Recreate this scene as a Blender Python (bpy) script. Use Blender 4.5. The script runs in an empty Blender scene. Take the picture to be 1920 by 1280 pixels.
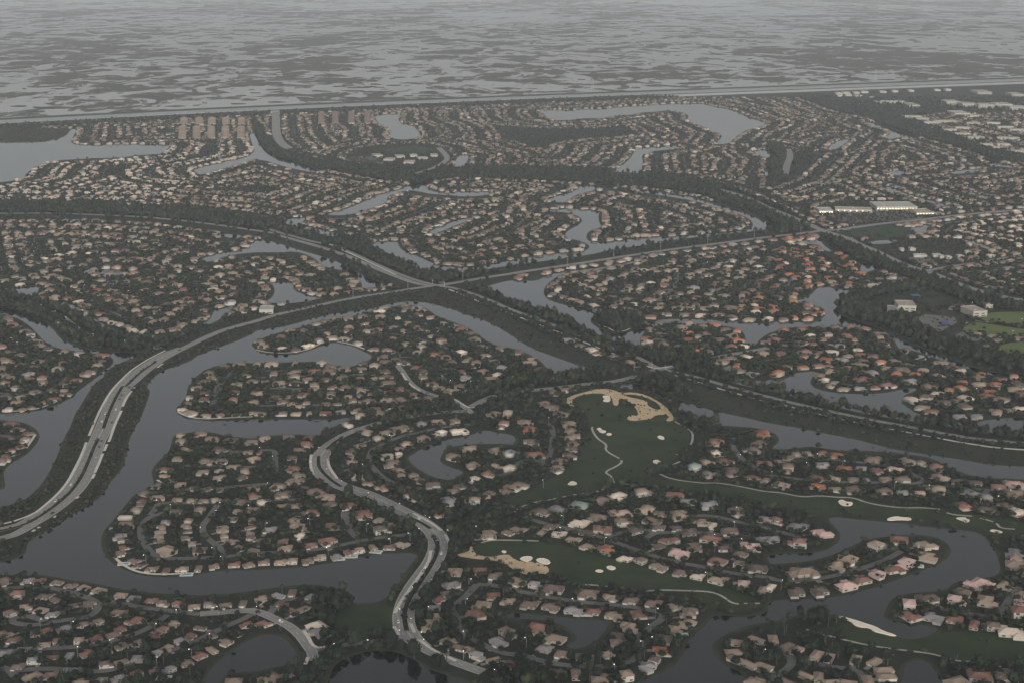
import bpy, bmesh, math, random
import numpy as np
from mathutils import Vector

R = math.radians
random.seed(7)
rng = np.random.default_rng(7)
sc = bpy.context.scene
COL = sc.collection

# ------------------------------------------------------------------ camera, sky, sun, exposure
CAM_H, PITCH, LENS = 500.0, 15.0, 50.0
cd = bpy.data.cameras.new("camera")
cd.lens, cd.sensor_width, cd.clip_start, cd.clip_end = LENS, 36.0, 1.0, 300000.0
cam = bpy.data.objects.new("camera", cd)
COL.objects.link(cam)
cam.location = (0, 0, CAM_H)
cam.rotation_euler = (R(90 - PITCH), 0, 0)
sc.camera = cam

SUN_EL, SUN_AZ = 11.0, 170.0           # low veiled evening sun behind the camera
w = bpy.data.worlds.new("World")
sc.world = w
w.use_nodes = True
wn = w.node_tree
sky = wn.nodes.new("ShaderNodeTexSky")
sky.sky_type = 'NISHITA'
sky.sun_disc = False
sky.sun_elevation = R(SUN_EL)
sky.sun_rotation = R(SUN_AZ)
sky.air_density, sky.dust_density, sky.ozone_density = 1.0, 6.0, 1.0
hs = wn.nodes.new("ShaderNodeHueSaturation")          # evening cloud veil: nearly colourless sky
hs.inputs['Saturation'].default_value = 0.20
wn.links.new(sky.outputs[0], hs.inputs['Color'])
wn.links.new(hs.outputs[0], wn.nodes['Background'].inputs[0])
wn.nodes['Background'].inputs[1].default_value = 0.15

sd = bpy.data.lights.new("sun", 'SUN')
sd.energy, sd.angle, sd.color = 0.5, R(24), (1.0, 0.95, 0.88)
sun = bpy.data.objects.new("sun", sd)
COL.objects.link(sun)
sun.rotation_euler = (-R(90 - SUN_EL), 0, -R(SUN_AZ))

vs = sc.view_settings
vs.view_transform, vs.look, vs.gamma, vs.exposure = 'Standard', 'None', 1.0, 0.47
sc.cycles.use_denoising = True
sc.cycles.max_bounces = 6
sc.cycles.volume_bounces = 1
sc.cycles.transparent_max_bounces = 8

# ------------------------------------------------------------------ survey: photo points -> ground map
F = 1920 * LENS / 36.0
_s, _c = math.sin(R(PITCH)), math.cos(R(PITCH))
def g(px, py, z=0.0):
    """ground-plan position of a surveyed point (a map of flat land, read off the oblique photograph)"""
    a, b = (px - 960) / F, (640 - py) / F
    dy, dz = _c + b * _s, -_s + b * _c
    t = (z - CAM_H) / dz
    return (a * t, dy * t)
def proj(x, y, z=0.0):
    zz = z - CAM_H
    d = y * _c - zz * _s
    return 960 + F * x / d, 640 - F * (y * _s + zz * _c) / d
TX = {'0': 0, '1': 480, '2': 960, '3': 1440}
TY = {'A': 130, 'B': 420, 'C': 700, 'D': 960}
def pts(s, z=0.0, extend=True):
    """'D0 12,34 56,78 F 900,700' : survey sheets A0..D3 (quarter pixels) or F (whole picture)"""
    out, ox, oy, k = [], 0, 0, 1.0
    for t in s.split():
        if t[0].isalpha():
            if t == 'F': ox, oy, k = 0, 0, 1.0
            else: ox, oy, k = TX[t[1]], TY[t[0]], 0.25
            continue
        a, b = t.split(',')[:2]
        x, y = ox + float(a) * k, oy + float(b) * k
        if extend:
            if x <= 2: x = -100
            if x >= 1918: x = 2020
            if y >= 1278: y = 1345
        out.append(g(x, y, z))
    return out
def chaikin(p, n=2, closed=True):
    p = np.array(p, float)
    for _ in range(n):
        if closed:
            q = np.roll(p, -1, 0)
            p = np.stack([p * .75 + q * .25, p * .25 + q * .75], 1).reshape(-1, 2)
        else:
            a, b = p[:-1], p[1:]
            m = np.stack([a * .75 + b * .25, a * .25 + b * .75], 1).reshape(-1, 2)
            p = np.vstack([p[:1], m, p[-1:]])
    return p

# ------------------------------------------------------------------ survey data
WATER = {
 'lake_1': ("lake", "wide pale lake beyond the crescent rows of pale houses", "F 0,268 60,268 110,262 128,250 135,240 143,241 140,252 134,262 133,270 160,273 220,271 300,271 322,273 310,283 308,289 260,291 230,296 180,297 140,299 108,301 75,309 58,320 45,329 52,334 10,342 0,349"),
 'canal_2': ("canal", "bent canal below the paired rows of terraced roofs", "F 467,249 480,250 486,262 492,275 505,285 520,294 550,302 580,312 605,322 590,324 560,319 530,312 505,303 480,299 474,300 455,306 430,314 400,322 375,329 368,325 362,317 390,311 420,304 450,298 466,293 475,287 478,280 472,270"),
 'lake_3': ("lake", "small bright lake close to the levee with a notched shore", "A1 890,350 920,340 1000,335 1095,335 1065,365 1075,400 1130,410 1190,430 1210,455 1230,490 1240,515 1120,530 1060,525 990,512 1015,465 985,430 910,405"),
 'lake_4': ("lake", "long bright lake stretched along the levee behind a wooded point", "A2 220,310 300,300 430,310 560,295 680,300 800,280 960,275 1100,262 1280,255 1380,262 1420,250 1480,275 1580,290 1690,320 1760,360 1870,390 1910,400 1850,440 1760,455 1700,490 1650,530 1640,555 1550,565 1520,550 1575,520 1565,480 1500,470 1440,430 1370,410 1310,380 1330,345 1250,320 1190,305 1100,320 960,325 900,345 760,350 680,375 560,365 420,385 300,385 240,345"),
 'lake_5': ("lake", "bright crooked lake touching the long curved tree belt", "A2 910,590 1010,590 1100,580 1250,572 1262,600 1100,607 990,635 970,660 985,690 970,740 980,785 850,775 720,770 820,725 880,680 925,610"),
 'pond_6': ("pond", "small pond beside the curved tree belt near the school", "A1 1510,645 1600,645 1590,680 1560,735 1475,735 1500,690"),
 'pond_7': ("pond", "narrow pale pond by the dark park trees", "F 1412,282 1440,282 1448,285 1455,293 1440,297 1420,293"),
 'pond_8': ("pond", "tiny pale pond below the narrow park pond", "F 1435,320 1445,321 1445,330 1433,331"),
 'canal_9': ("canal", "slanting canal between two groups of wooded gardens", "A1 520,1092 560,1075 700,1040 830,985 900,950 985,925 1060,905 1130,885 1175,860 1250,850 1330,835 1290,862 1270,880 1310,910 1400,930 1560,918 1700,915 1800,930 1700,950 1560,957 1450,945 1310,938 1210,915 1150,908 1060,928 980,960 985,1000 890,1035 760,1080 640,1100"),
 'canal_10': ("canal", "short canal beside the tree-lined boulevard", "A1 180,1140 340,1110 375,1120 345,1150 350,1170 430,1195 520,1210 600,1230 640,1250 560,1257 470,1230 420,1210 290,1180"),
 'canal_11': ("canal", "bright short canal arm ending among wooded gardens", "A2 260,985 330,950 460,925 500,880 500,865 640,870 750,880 760,892 650,892 560,925 470,945 410,1000 350,1000 300,990"),
 'canal_12': ("canal", "long bright canal running round the wooded island of gardens", "F 1200,355 1215,356 1240,361 1275,366 1300,371 1330,379 1360,388 1395,398 1418,408 1440,417 1459,428 1420,433 1385,437 1335,441 1260,451 1205,461 1145,469 1107,478 1045,487 985,494 930,502 890,510 865,513 830,515 802,510 782,502 752,485 720,472 692,457 715,453 745,452 747,461 755,471 782,480 805,492 830,499 867,502 897,501 930,494 960,489 985,483 1045,475 1098,472 1108,462 1090,452 1060,447 1060,435 1095,417 1085,405 1060,398 1025,397 1040,391 1126,395 1121,407 1125,422 1130,426 1107,432 1099,440 1100,452 1120,455 1160,453 1195,447 1250,444 1290,443 1330,438 1390,434 1412,428 1411,415 1395,405 1370,397 1340,389 1310,379 1280,373 1240,367 1200,360"),
 'pond_13': ("pond", "thin slanting pond inside the wooded island of gardens", "A1 1300,1232 1310,1200 1420,1170 1520,1130 1600,1115 1590,1135 1480,1180 1380,1222 1310,1242"),
 'lake_14': ("lake", "broad grey lake between the tree belt and the round garden peninsula", "B2 965,285 880,300 770,318 650,345 480,358 360,380 290,430 245,470 235,540 290,580 380,605 470,630 560,655 620,680 600,700 580,730 640,780 760,828 850,812 950,788 985,790 1000,805 960,860 960,920 1020,950 1080,978 1250,985 1080,990 960,940 760,880 620,820 520,760 400,720 340,680 200,660 60,615 0,600 B1 1840,570 1720,500 1695,490 1720,475 1800,450 1900,425 B2 60,425 180,430 230,405 330,370 480,350 640,335 760,310 880,290 950,278"),
 'river': ("river", "wide dark river winding round the garden peninsulas beside the divided road", "B0 1900,820 1800,870 1600,940 1500,970 1430,1030 1300,1070 1200,1110 1130,1170 1090,1230 C0 1130,120 1110,200 1060,320 1000,430 960,520 940,620 930,700 820,820 780,900 650,1000 500,1080 350,1180 200,1260 D0 200,310 80,370 0,405 0,480 250,465 400,480 520,510 700,530 790,550 900,575 1100,600 1400,620 1600,620 1900,590 D1 150,560 350,540 480,545 600,575 650,620 690,670 750,685 900,680 960,650 1010,610 1060,540 1110,470 1150,400 1210,340 1200,310 1100,305 940,310 760,340 600,375 400,405 200,420 0,435 D0 1700,435 1540,455 1400,480 1250,490 1100,480 970,450 860,400 800,340 765,280 755,200 780,130 850,60 C0 960,960 1010,900 1130,860 1160,820 1130,740 1170,670 1260,600 1290,520 1290,480 1330,450 1450,440 1580,435 1700,470 1920,490 C1 100,465 300,450 400,465 430,480 500,450 560,410 640,370 760,325 700,330 560,345 300,345 0,342 C0 1700,355 1520,355 1380,320 1305,275 1350,230 1400,170 1400,120 1440,60 B0 1430,1180 1530,1090 1700,1040 1830,1040 B1 0,1042 250,1035 500,1030 580,1060 690,1080 760,1050 850,1020 880,990 800,950 720,915 620,890 530,890 470,920 350,970 180,985 60,975 0,945 B0 1880,905 1910,880 B1 90,840 230,800 400,760 600,700 750,695 840,670 900,640 1010,620 1200,605 1290,640 1350,690 1490,740 1620,790 1730,880 1800,910 1920,930 B2 100,960 210,1020 260,1080 275,1130 300,1165 450,1130 630,1110 640,1095 500,1060 300,990 120,920 0,840 B1 1760,740 1600,690 1450,630 1300,595 1150,580 1000,600 860,640 700,660 480,690 300,750 150,780 0,800"),
 'canal_16': ("canal", "hooked canal west of the boulevard crossing", "B1 0,110 150,140 300,190 440,230 560,265 680,320 780,380 900,430 975,460 900,475 790,495 800,455 760,410 700,360 600,340 500,320 430,250 300,205 180,215 60,215 B0 1910,213 1700,237 1590,285 1500,285 1560,235 1700,213 1850,193"),
 'pond_17': ("pond", "pond curling round a small tip of houses by the gatehouse", "B1 20,440 120,445 145,500 130,540 100,570 20,590 240,600 400,580 520,555 400,545 320,515 275,490 285,450 200,435"),
 'pond_18': ("pond", "short pale pond under the boulevard trees", "B0 1640,75 1810,85 1812,110 1700,105"),
 'pond_19': ("pond", "pale pond at the end of the tan house rows", "B0 80,505 150,480 250,468 300,475 280,510 270,545 180,550 110,528"),
 'pond_20': ("pond", "dim long pond beside the tan house rows", "B0 340,585 420,575 520,600 620,640 520,635 420,620"),
 'pond_21': ("pond", "dim narrow pond between two tan house rows", "B0 690,372 760,345 880,345 980,372 900,385 780,388"),
 'canal_22': ("canal", "curved canal inside the bend of the divided road", "B0 600,690 680,690 800,775 950,825 1050,843 1240,830 1400,795 1500,765 1590,700 1600,650 1700,628 1765,610 1700,685 1600,742 1480,793 1400,822 1240,867 1080,862 900,848 780,818 680,772 610,722"),
 'canal_23': ("canal", "dark canal running past the small red-roofed peninsula to the scrubby bank", "B0 0,612 80,630 200,680 320,720 400,790 440,850 520,900 650,940 800,960 1000,965 1040,990 950,1020 860,1060 780,1110 C0 780,30 700,80 610,230 550,330 530,400 470,500 430,620 370,740 300,850 150,980 0,1070 0,920 30,880 40,820 20,730 100,660 200,610 290,510 300,450 240,390 120,350 0,345 0,310 150,300 330,270 440,230 520,190 640,90 B0 690,1180 760,1110 840,1060 855,1020 820,985 700,970 540,950 420,930 330,880 260,800 190,740 100,690 0,655"),
 'lake_24': ("lake", "branching pale lake below the school grounds levee", "B3 370,465 440,465 500,493 640,498 860,473 910,468 930,430 960,425 990,455 1090,430 1050,458 900,488 700,513 640,522 580,545 525,590 510,640 550,690 660,730 800,770 900,820 1000,880 1160,930 1300,990 1500,1060 1700,1120 1920,1148 1920,1170 1700,1140 1480,1090 1280,1015 1100,945 980,945 950,870 880,820 760,780 600,772 420,775 250,775 120,782 70,800 0,822 B2 1850,870 1830,910 1740,905 1755,840 1715,790 1600,765 1450,752 1330,748 1200,745 1080,740 1065,728 1200,712 1400,716 1600,728 1760,738 1900,755 B3 60,735 200,735 330,748 400,720 435,680 400,640 330,600 270,590 190,590 300,545 350,510"),
 'lake_25': ("lake", "grey lake behind the tree belt with an orange-roofed shore", "B2 1450,1090 1560,1055 1650,1050 1640,1110 1700,1150 1800,1170 1910,1180 C3 0,45 120,40 190,12 B3 220,1110 390,1103 330,1150 312,1190 C3 350,110 450,140 650,155 850,150 960,130 1040,112 1110,108 1110,130 1010,165 1000,220 1080,280 1200,330 1400,360 1600,355 1750,335 1920,310 1920,490 1600,440 1400,400 1200,375 1000,345 780,310 560,265 420,215 180,170 0,122 C2 1750,98 1600,48 B2 1750,1200 1600,1140 1480,1110"),
 'canal_26': ("canal", "dark straight canal under the grassy bank of the tree belt", "C2 800,80 950,80 1070,100 1150,165 1260,195 1400,250 1600,300 1750,330 1920,372 C3 250,410 420,450 600,480 800,530 950,570 1150,600 1350,630 1500,655 1700,690 1920,710 1920,800 1700,790 1500,760 1350,700 1250,640 1100,610 900,590 700,575 560,580 420,560 300,545 200,560 100,570 20,560 90,510 70,460 0,425 C2 1770,400 1550,390 1400,360 1300,330 1240,260 1180,200 1080,150 960,120 800,110"),
 'lake_27': ("lake", "dark lagoon curling round the pink-roofed golf peninsula", "D3 450,50 500,35 640,50 800,65 1000,85 1200,110 1400,130 1580,150 1650,210 1700,270 1720,340 1750,430 1720,470 1650,490 1400,520 1340,580 1200,600 1060,605 930,640 900,700 860,770 880,800 930,810 1050,830 1200,850 1270,860 1260,900 1170,940 1050,955 980,940 900,900 780,850 640,810 520,770 400,760 250,770 150,790 0,830 D2 1800,840 1650,890 1530,960 1490,1010 1520,1080 1600,1150 1750,1210 1840,1280 900,1280 960,1250 1080,1220 1180,1180 1280,1080 1310,980 1380,900 1450,850 1500,775 1600,770 1700,792 1800,778 1910,760 D3 0,665 200,655 500,640 700,590 870,540 1100,460 1300,380 1380,310 1350,230 1250,180 1100,165 900,180 750,200 650,240 560,290 450,330 300,370 100,385 0,390 0,310 200,310 400,300 500,250 550,190 520,120 470,80"),
 'pond_28': ("pond", "dark pond wrapped by the street of big tan roofs", "D1 1800,745 D2 0,752 200,770 380,785 560,805 740,815 700,890 630,970 560,1000 470,1030 400,1000 500,950 450,890 360,840 250,815 130,800 0,792 D1 1820,785"),
 'pond_29': ("pond", "black round-topped pond under the sweep of the divided road", "D1 480,1278 560,1180 640,1110 760,1060 900,1035 1050,1045 1180,1100 1300,1180 1450,1230 1600,1260 1700,1278"),
 'pond_30': ("pond", "dark pond beside the bent side street", "D1 0,930 100,910 200,930 270,1000 310,1060 300,1130 200,1150 60,1180 0,1192 D0 1800,1200 1650,1230 1560,1278 1400,1278 1560,1180 1700,1080 1840,970 1910,940"),
 'pond_31': ("pond", "little dark pond between the villas and the fairway", "D3 1030,1130 1100,1110 1200,1120 1240,1180 1300,1220 1330,1278 960,1278 1010,1220"),
 'pond_32': ("pond", "C-shaped dark pond among large cream roofs", "C1 1140,620 1250,560 1400,500 1600,470 1700,420 1850,450 C2 0,460 30,490 20,530 C1 1910,532 1800,525 1600,530 1430,550 1400,600 1370,650 1430,700 1560,730 1530,770 1450,800 1330,780 1220,720 1150,660"),
 'canal_33': ("canal", "pale canal along the dark diagonal tree line", "A3 700,380 780,400 930,450 1060,490 1140,520 1050,525 1000,510 900,530 870,510 930,480 880,450 780,430"),
 'pond_34': ("pond", "small pale slanting pond near the park", "A3 450,602 480,560 540,530 620,515 580,560 510,603"),
 'canal_35': ("canal", "thin pale canal at the foot of the diagonal tree line", "A3 1600,660 1700,690 1900,752 1800,737 1690,725"),
 'canal_36': ("canal", "thin pale canal behind the lit shopping centre", "A3 780,855 900,880 1050,940 1230,990 1400,1035 1380,1050 1250,1012 1120,968 960,922 830,882"),
 'pond_37': ("pond", "small dim pond among brown roofs", "A3 910,760 1030,765 1020,792 930,800"),
 'pond_38': ("pond", "narrow pale pond among brown roofs", "A3 1350,782 1430,755 1600,745 1570,772 1420,788"),
 'pond_39': ("pond", "pale pond beside the open playing field", "A3 1050,1190 1200,1165 1240,1172 1180,1192 1200,1230 1110,1232"),
 'pond_40': ("pond", "bluish pond at the edge of the open field", "B3 740,132 980,118 970,145 760,157"),
 'pond_41': ("pond", "small pale pond by the dark roadside grove", "B3 180,152 260,130 400,118 430,170 490,212 420,202 380,155 280,150"),
 'pond_42': ("pond", "ragged pale pond above the orange roofs", "B3 670,280 740,300 800,290 820,340 780,350 700,380 690,340 705,310"),
 'canal_43': ("canal", "dim canal edging the white-roofed village", "B3 1400,110 1560,130 1680,190 1750,222 1650,192 1500,142"),
}
ROADS = [   # name, label, width, survey line, kind of surface
 ('road', 'carriageway of the divided road beside the wide river, water side', 10, "D0 0,245 C0 60,1238 200,1162 400,1040 500,962 580,890 640,810 690,720 720,620 750,520 790,450 830,370 870,270 900,190 960,100 B0 1000,1190 1100,1100 1220,1012 1380,932 1500,872 1650,805 1800,762 1920,732 B1 150,682 350,641 600,582 800,546 1000,516 1200,484 1320,468", 'asphalt'),
 ('road', 'carriageway of the divided road beside the wide river, canal side', 9, "D0 0,195 C0 100,1160 250,1080 400,970 500,870 570,780 620,690 660,600 700,510 740,420 790,300 830,200 880,110 B0 900,1215 1000,1120 1130,1032 1240,970 1360,930", 'asphalt'),
 ('road', 'tree-lined boulevard coming down to the big crossing', 11, "F -60,402 0,402 A0 260,1080 470,1084 650,1090 820,1098 1000,1105 1200,1120 1450,1146 1650,1172 1920,1212 A1 150,1232 B1 150,82 300,125 450,165 600,212 750,268 900,335 1050,395 1200,450 1330,470", 'asphalt'),
 ('road', 'second carriageway of the tree-lined boulevard', 8, "A1 100,1200 B1 150,60 300,100 450,142 540,152 620,175 750,235 900,305 1050,370 1200,425 1320,455 1420,475", 'asphalt'),
 ('road', 'road hidden in the long tree belt past the second crossing', 7, "B1 1380,465 1520,490 1740,568 1920,650 B2 200,718 440,812 640,888 800,952 960,1005 1080,1080 1200,1105 C2 1400,32 1600,92 1920,176 C3 300,250 700,335 1150,418 1300,448 1600,500 1920,550", 'asphalt'),
 ('road', 'straight road with grass banks joining the two big crossings', 12, "B1 1380,462 1570,432 1700,407 1920,376 B2 100,357 400,315 800,252 1200,192 1500,155 1920,100 B3 320,66 420,48", 'asphalt'),
 ('road', 'road running from the crossing past the lit shopping centre', 14, "A3 440,1205 520,1212 700,1180 900,1155 1200,1125 1400,1100 1800,1060 1920,1042", 'asphalt'),
 ('road', 'road descending through the park corridor past the school', 15, "A2 1560,905 1760,960 A3 0,1042 150,1100 300,1162 400,1210 520,1245 620,1278 B3 650,142 800,202 900,252 1050,320 1200,358 1350,420 1500,482 1700,532 1860,572 1920,590", 'asphalt'),
 ('road', 'tree-shaded road leaving toward the brown-roofed village', 10, "B3 1200,352 1350,322 1650,282 1860,240 1920,228", 'asphalt'),
 ('road', 'curved avenue inside the left tree belt above the dark canal', 11, "B0 0,570 150,588 270,622 380,668 450,690 520,745 600,810 680,848 800,880 1000,898 1200,935", 'asphalt'),
 ('road', 'winding divided avenue, outer carriageway', 9, "C1 1600,283 1320,296 1000,352 840,396 700,442 600,492 520,548 460,605 428,670 450,740 520,810 640,862 800,908 950,975 1100,1050 1220,1120 1300,1190 D1 1335,220 1330,290 1290,380 1220,470 1140,580 1085,690 1065,790 1075,870 1110,930 1190,985 1330,1062 1480,1122 1700,1200", 'asphalt'),
 ('road', 'winding divided avenue, inner carriageway', 8, "C1 650,460 570,540 525,600 505,670 530,740 590,800 680,845 830,888 980,955 1130,1030 1260,1095 1370,1175 1425,1260 D1 1400,290 1370,370 1310,455 1240,560 1180,660 1145,760 1150,850 1185,915 1215,960 1280,1015", 'asphalt'),
 ('road', 'access road curving down to the winding avenue', 6.5, "B1 1060,1060 1100,1110 1150,1190 1240,1255 C1 1350,170 1480,190 1560,250 1625,300", 'asphalt'),
 ('road', 'bent side street ending by the dark pond', 8, "D0 1500,765 1800,742 1900,735 D1 60,765 150,805 250,855 330,922 385,1000 430,1060 425,1115", 'asphalt'),
 ('road', 'crossroad over the second crossing beneath the tree belt', 10, "C1 1620,250 1750,180 B2 0,1260 300,1235 600,1195 760,1185 930,1145 1000,1110 1180,1075 1440,1025 1600,985 1800,955 1920,930", 'asphalt'),
 ('road', 'pale road leading off the levee into the tree belt', 24, "A1 150,320 150,430 155,500 190,560 245,595", 'asphalt'),
 ('road', 'park road looping beside the narrow pond', 16, "A3 150,600 170,660 140,720 130,790", 'asphalt'),
 ('road', 'road curling round the school beside the belt', 14, "A1 1370,590 1430,650 1440,680 1360,735 1200,785", 'asphalt'),
]
STREETS = ["D0 1230,0 1100,40 1050,110 1060,200 1120,290 1200,350 1450,345 1700,330 1800,320 D1 0,300 300,300 560,262 800,210 960,185 1200,160",
 "C0 1650,960 1560,1090 1505,1155 1545,1225 D0 1640,260 1700,310", "C0 1180,970 1500,970 1860,965 C1 100,945 330,945", "C0 1190,975 1130,1060",
 "C0 1650,20 1620,120 1610,210 1560,260", "C0 1500,545 1620,548 1800,600 C1 150,560 140,650 150,740", "C0 1380,690 1500,690 1800,700 1920,700", "C0 1250,870 1500,870 1920,830 C1 200,825 400,860",
 "C1 870,570 840,640 870,700 960,790 1100,850 1300,870 1400,860", "C1 870,570 960,520 1100,465 1230,440 1400,400 1620,380", "C1 1650,880 1600,830 1700,760 1900,760 C2 60,640 250,660",
 "C2 280,370 310,430 300,540 270,650 200,690", "C1 700,1050 640,1040 700,1110 700,1180 760,1230 800,1260",
 "D1 1660,540 1560,640 1490,700 1490,770 1540,880 1640,960 1760,1020 1900,1070 D2 50,1060 200,1110 400,1150 560,1155 700,1160 880,1120", "D1 1660,540 1780,545 1920,580 D2 270,635 450,665 600,680 850,700 1080,740 1140,760 1130,800 980,900 930,1000 970,1060 880,1120",
 "D2 60,20 250,90 500,130 740,210 950,290 1200,370 1450,410 1650,460 1900,480 D3 100,520 350,500 480,480 700,420 860,370 1000,290", "D2 1000,200 1060,150 1200,150 1400,150 1600,170 1800,170", "D2 700,190 850,140 1030,130 1060,170",
 "D2 1300,30 1500,20 1700,75 1900,110 D3 0,130 150,160 250,190", "D3 1890,560 1830,620 1780,700 1740,785 1600,775 1460,755 1300,720", "D3 1740,785 1920,810", "D3 200,1090 350,1130 500,1165 650,1175 720,1220 760,1280", "D3 0,1250 150,1180 200,1090 50,1020",
 "D0 60,570 200,555 390,565 600,620 760,680 700,780 540,800 350,830 250,850 90,830 80,800 180,770 300,800 350,830", "D0 780,690 900,680 1100,720 1300,740 1500,765", "D0 0,1050 200,1040 330,1020 600,1010 800,975 1000,920 1150,850 1250,770",
 "D0 100,1190 300,1170 560,1180 800,1200 1000,1120 1200,1060 1450,980 1600,900 1750,830 1850,790 1920,740", "D0 0,1100 60,1160 110,1230", "D1 100,760 200,650 300,640 450,690", "D1 430,1040 520,1012 700,990 950,960 1080,950",
 "C3 0,700 200,640 350,640 560,650 900,690 1150,770 1150,830 950,815 600,820 200,790 0,760", "C3 1130,840 1400,850 1700,880 1920,900", "C3 1640,880 1600,940 1700,1000",
 "B1 0,1150 200,1150 500,1130 900,1130", "C1 0,110 300,115 700,110 1060,90", "C1 0,240 300,240 600,235 900,215 1200,200 1350,175", "B1 700,850 900,820 1100,830 1300,880 1500,960 1700,1040", "B1 1050,1050 1250,1070 1500,1090",
 "B2 1250,380 1230,450 1190,510 1080,580 990,620 940,680 1000,750 1130,790 1250,840", "B3 180,420 130,480 100,520", "C3 1100,200 1300,230 1500,270", "C2 1660,480 1650,540 1700,620 1840,720 1920,740", "C0 0,440 60,460 100,500", "C0 0,120 150,160 330,150 480,60"]
SIDEWALKS = ["C0 0,1210 200,1100 400,940 500,830 560,720 610,620 648,518", "C0 668,468 730,320 790,200 850,110 960,0 B0 1010,1080 1120,1010 1240,950", "C0 1010,105 950,180 920,250", "C0 912,280 860,390 830,480 815,515", "C0 803,532 782,582", "C0 772,602 740,680 712,745", "C0 710,755 692,790", "D0 242,147 264,133", "D0 283,122 300,112", "D0 400,45 426,28",
 "B0 1180,1078 1222,1048", "C0 570,940 590,925", "B1 1420,484 1550,535 1680,588 1840,650 1920,682 B2 220,765 440,850 625,922 800,990 960,1040 1060,1088 1150,1075 1230,1062", "B2 1140,1112 1250,1145 1360,1175", "C2 1360,55 1600,130 1750,170 1920,218 C3 120,238 300,287 500,335 720,380 880,412 1150,462 1295,490 1450,520 1780,570 1920,590", "B1 480,140 560,155 750,245", "B1 600,180 760,250 1050,385",
 "D1 1180,10 1330,90 1390,140", "D1 1420,170 1450,230 1445,280", "D1 1310,290 1300,370 1240,460 1160,570 1080,680 1040,760", "D1 1035,860 1070,925", "D1 1160,840 1190,905", "D1 1225,960 1330,1040 1500,1118", "C1 540,640 545,700 610,790", "C1 415,610 405,680 430,760", "D1 360,890 400,950 420,1000 470,1025 520,1012", "D1 390,1090 370,1145", "B1 1095,1120 1150,1205 1230,1250", "C1 1490,195 1590,260 1640,258",
 "C0 0,715 70,660", "C0 90,625 145,605", "C0 190,570 240,500 265,460", "C0 100,285 250,275 350,245 440,205", "C0 1335,290 1400,325 1520,345 1700,335 1920,325", "C0 1180,800 1220,830", "D0 825,150 835,118", "D0 860,340 910,390 1000,440 1100,465 1250,470 1380,462", "B2 650,762 720,780 770,812 850,805 890,785", "B1 0,945 100,968 250,970 380,950 480,900 530,885", "B1 610,885 720,905 870,960", "B1 310,490 380,515 500,520"]
FAIRWAYS = [
 ('fairway', 'open green fairway ringed by pale sand and dotted with bunkers', "C2 440,200 500,165 620,140 750,160 770,235 850,250 930,260 1000,330 1080,300 1180,312 1160,345 1250,390 1340,430 1330,540 1250,640 1150,700 1000,790 850,815 700,860 500,910 250,950 60,1010 -60,1015 -20,920 150,850 330,780 450,690 560,560 600,420 540,300"),
 ('fairway', 'green fairway behind the sandy waste with two white bunkers', "D1 1640,240 1760,205 1900,200 D2 150,205 260,235 420,255 520,300 700,340 900,390 1100,440 1300,490 1500,540 1700,600 1850,650 1900,700 1750,750 1600,740 1450,700 1350,620 1000,590 700,575 500,545 400,505 290,475 200,470 0,430 D1 1800,360 1640,330"),
 ('fairway', 'long narrow fairway between the canal houses and the lagoon', "C2 950,770 1200,785 1450,822 1900,880 C3 300,915 640,915 760,955 1000,1000 1290,1005 1500,1050 1900,1110 1915,1250 1700,1245 1580,1155 1400,1132 1000,1088 640,1052 450,1062 250,1040 0,1005 C2 1700,930 1400,890 1200,870 950,840"),
 ('fairway', 'dim fairway between the lagoon and the tight rows of villas', "D3 250,850 450,870 640,815 800,880 980,945 1050,962 1180,945 1270,900 1500,890 1750,920 1920,950 1920,1180 1700,1140 1450,1125 1250,1070 1000,1040 700,1000 400,920"),
 ('lawn', 'rough green lawn inside the bend of the winding avenue', "D1 560,770 700,705 900,692 1020,700 1050,760 1020,880 900,930 700,940 610,880"),
 ('field', 'bright green sports field under white floodlights', "B3 1560,715 1620,672 1760,660 1920,655 1920,775 1700,752"),
 ('field', 'bright green ball field beside the school car park', "B3 1455,785 1540,732 1700,758 1900,790 1920,800 1860,855 1650,825 1480,805"),
 ('field', 'round bright green ball field next to the levee trees', "B3 1720,930 1780,885 1920,860 1920,1020 1760,990 1720,960"),
 ('field', 'open mown field beside the road crossing', "B3 550,45 750,20 960,10 1090,45 1080,85 960,112 740,120 640,90"),
 ('field', 'green playing field behind the school roofs', "A1 960,600 1150,570 1360,600 1330,630 1100,625 980,622"),
 ('lawn', 'small mown lawn by the lake inlet', "B2 90,420 150,385 225,390 200,430"),
]
SAND = [
 ('sand_waste', 'broad tan sand waste edging the ringed fairway', "C2 380,215 430,170 560,135 650,113 750,118 820,148 900,138 1000,158 1100,208 1180,270 1225,350 1165,360 1155,345 1185,322 1140,308 1080,310 1040,340 1000,345 900,357 855,337 890,310 950,320 935,265 880,215 830,185 800,190 800,240 760,240 750,172 650,143 500,163 440,203 480,265 440,250 420,220"),
 ('sand_waste', 'tan sand waste beside the winding avenue', "D1 1490,325 1560,300 1602,290 1605,255 1625,258 1640,310 1700,330 1780,335 1840,318 1900,318 D2 0,340 20,352 60,370 170,370 260,400 285,440 240,470 200,455 150,472 80,462 0,422 D1 1880,390 1780,357 1650,352"),
]
TURF_IN_SAND = [("C2 845,155 950,160 1060,200 1110,240 1120,270 1070,270 1010,235 1020,210 950,190 865,175"), ]
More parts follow.
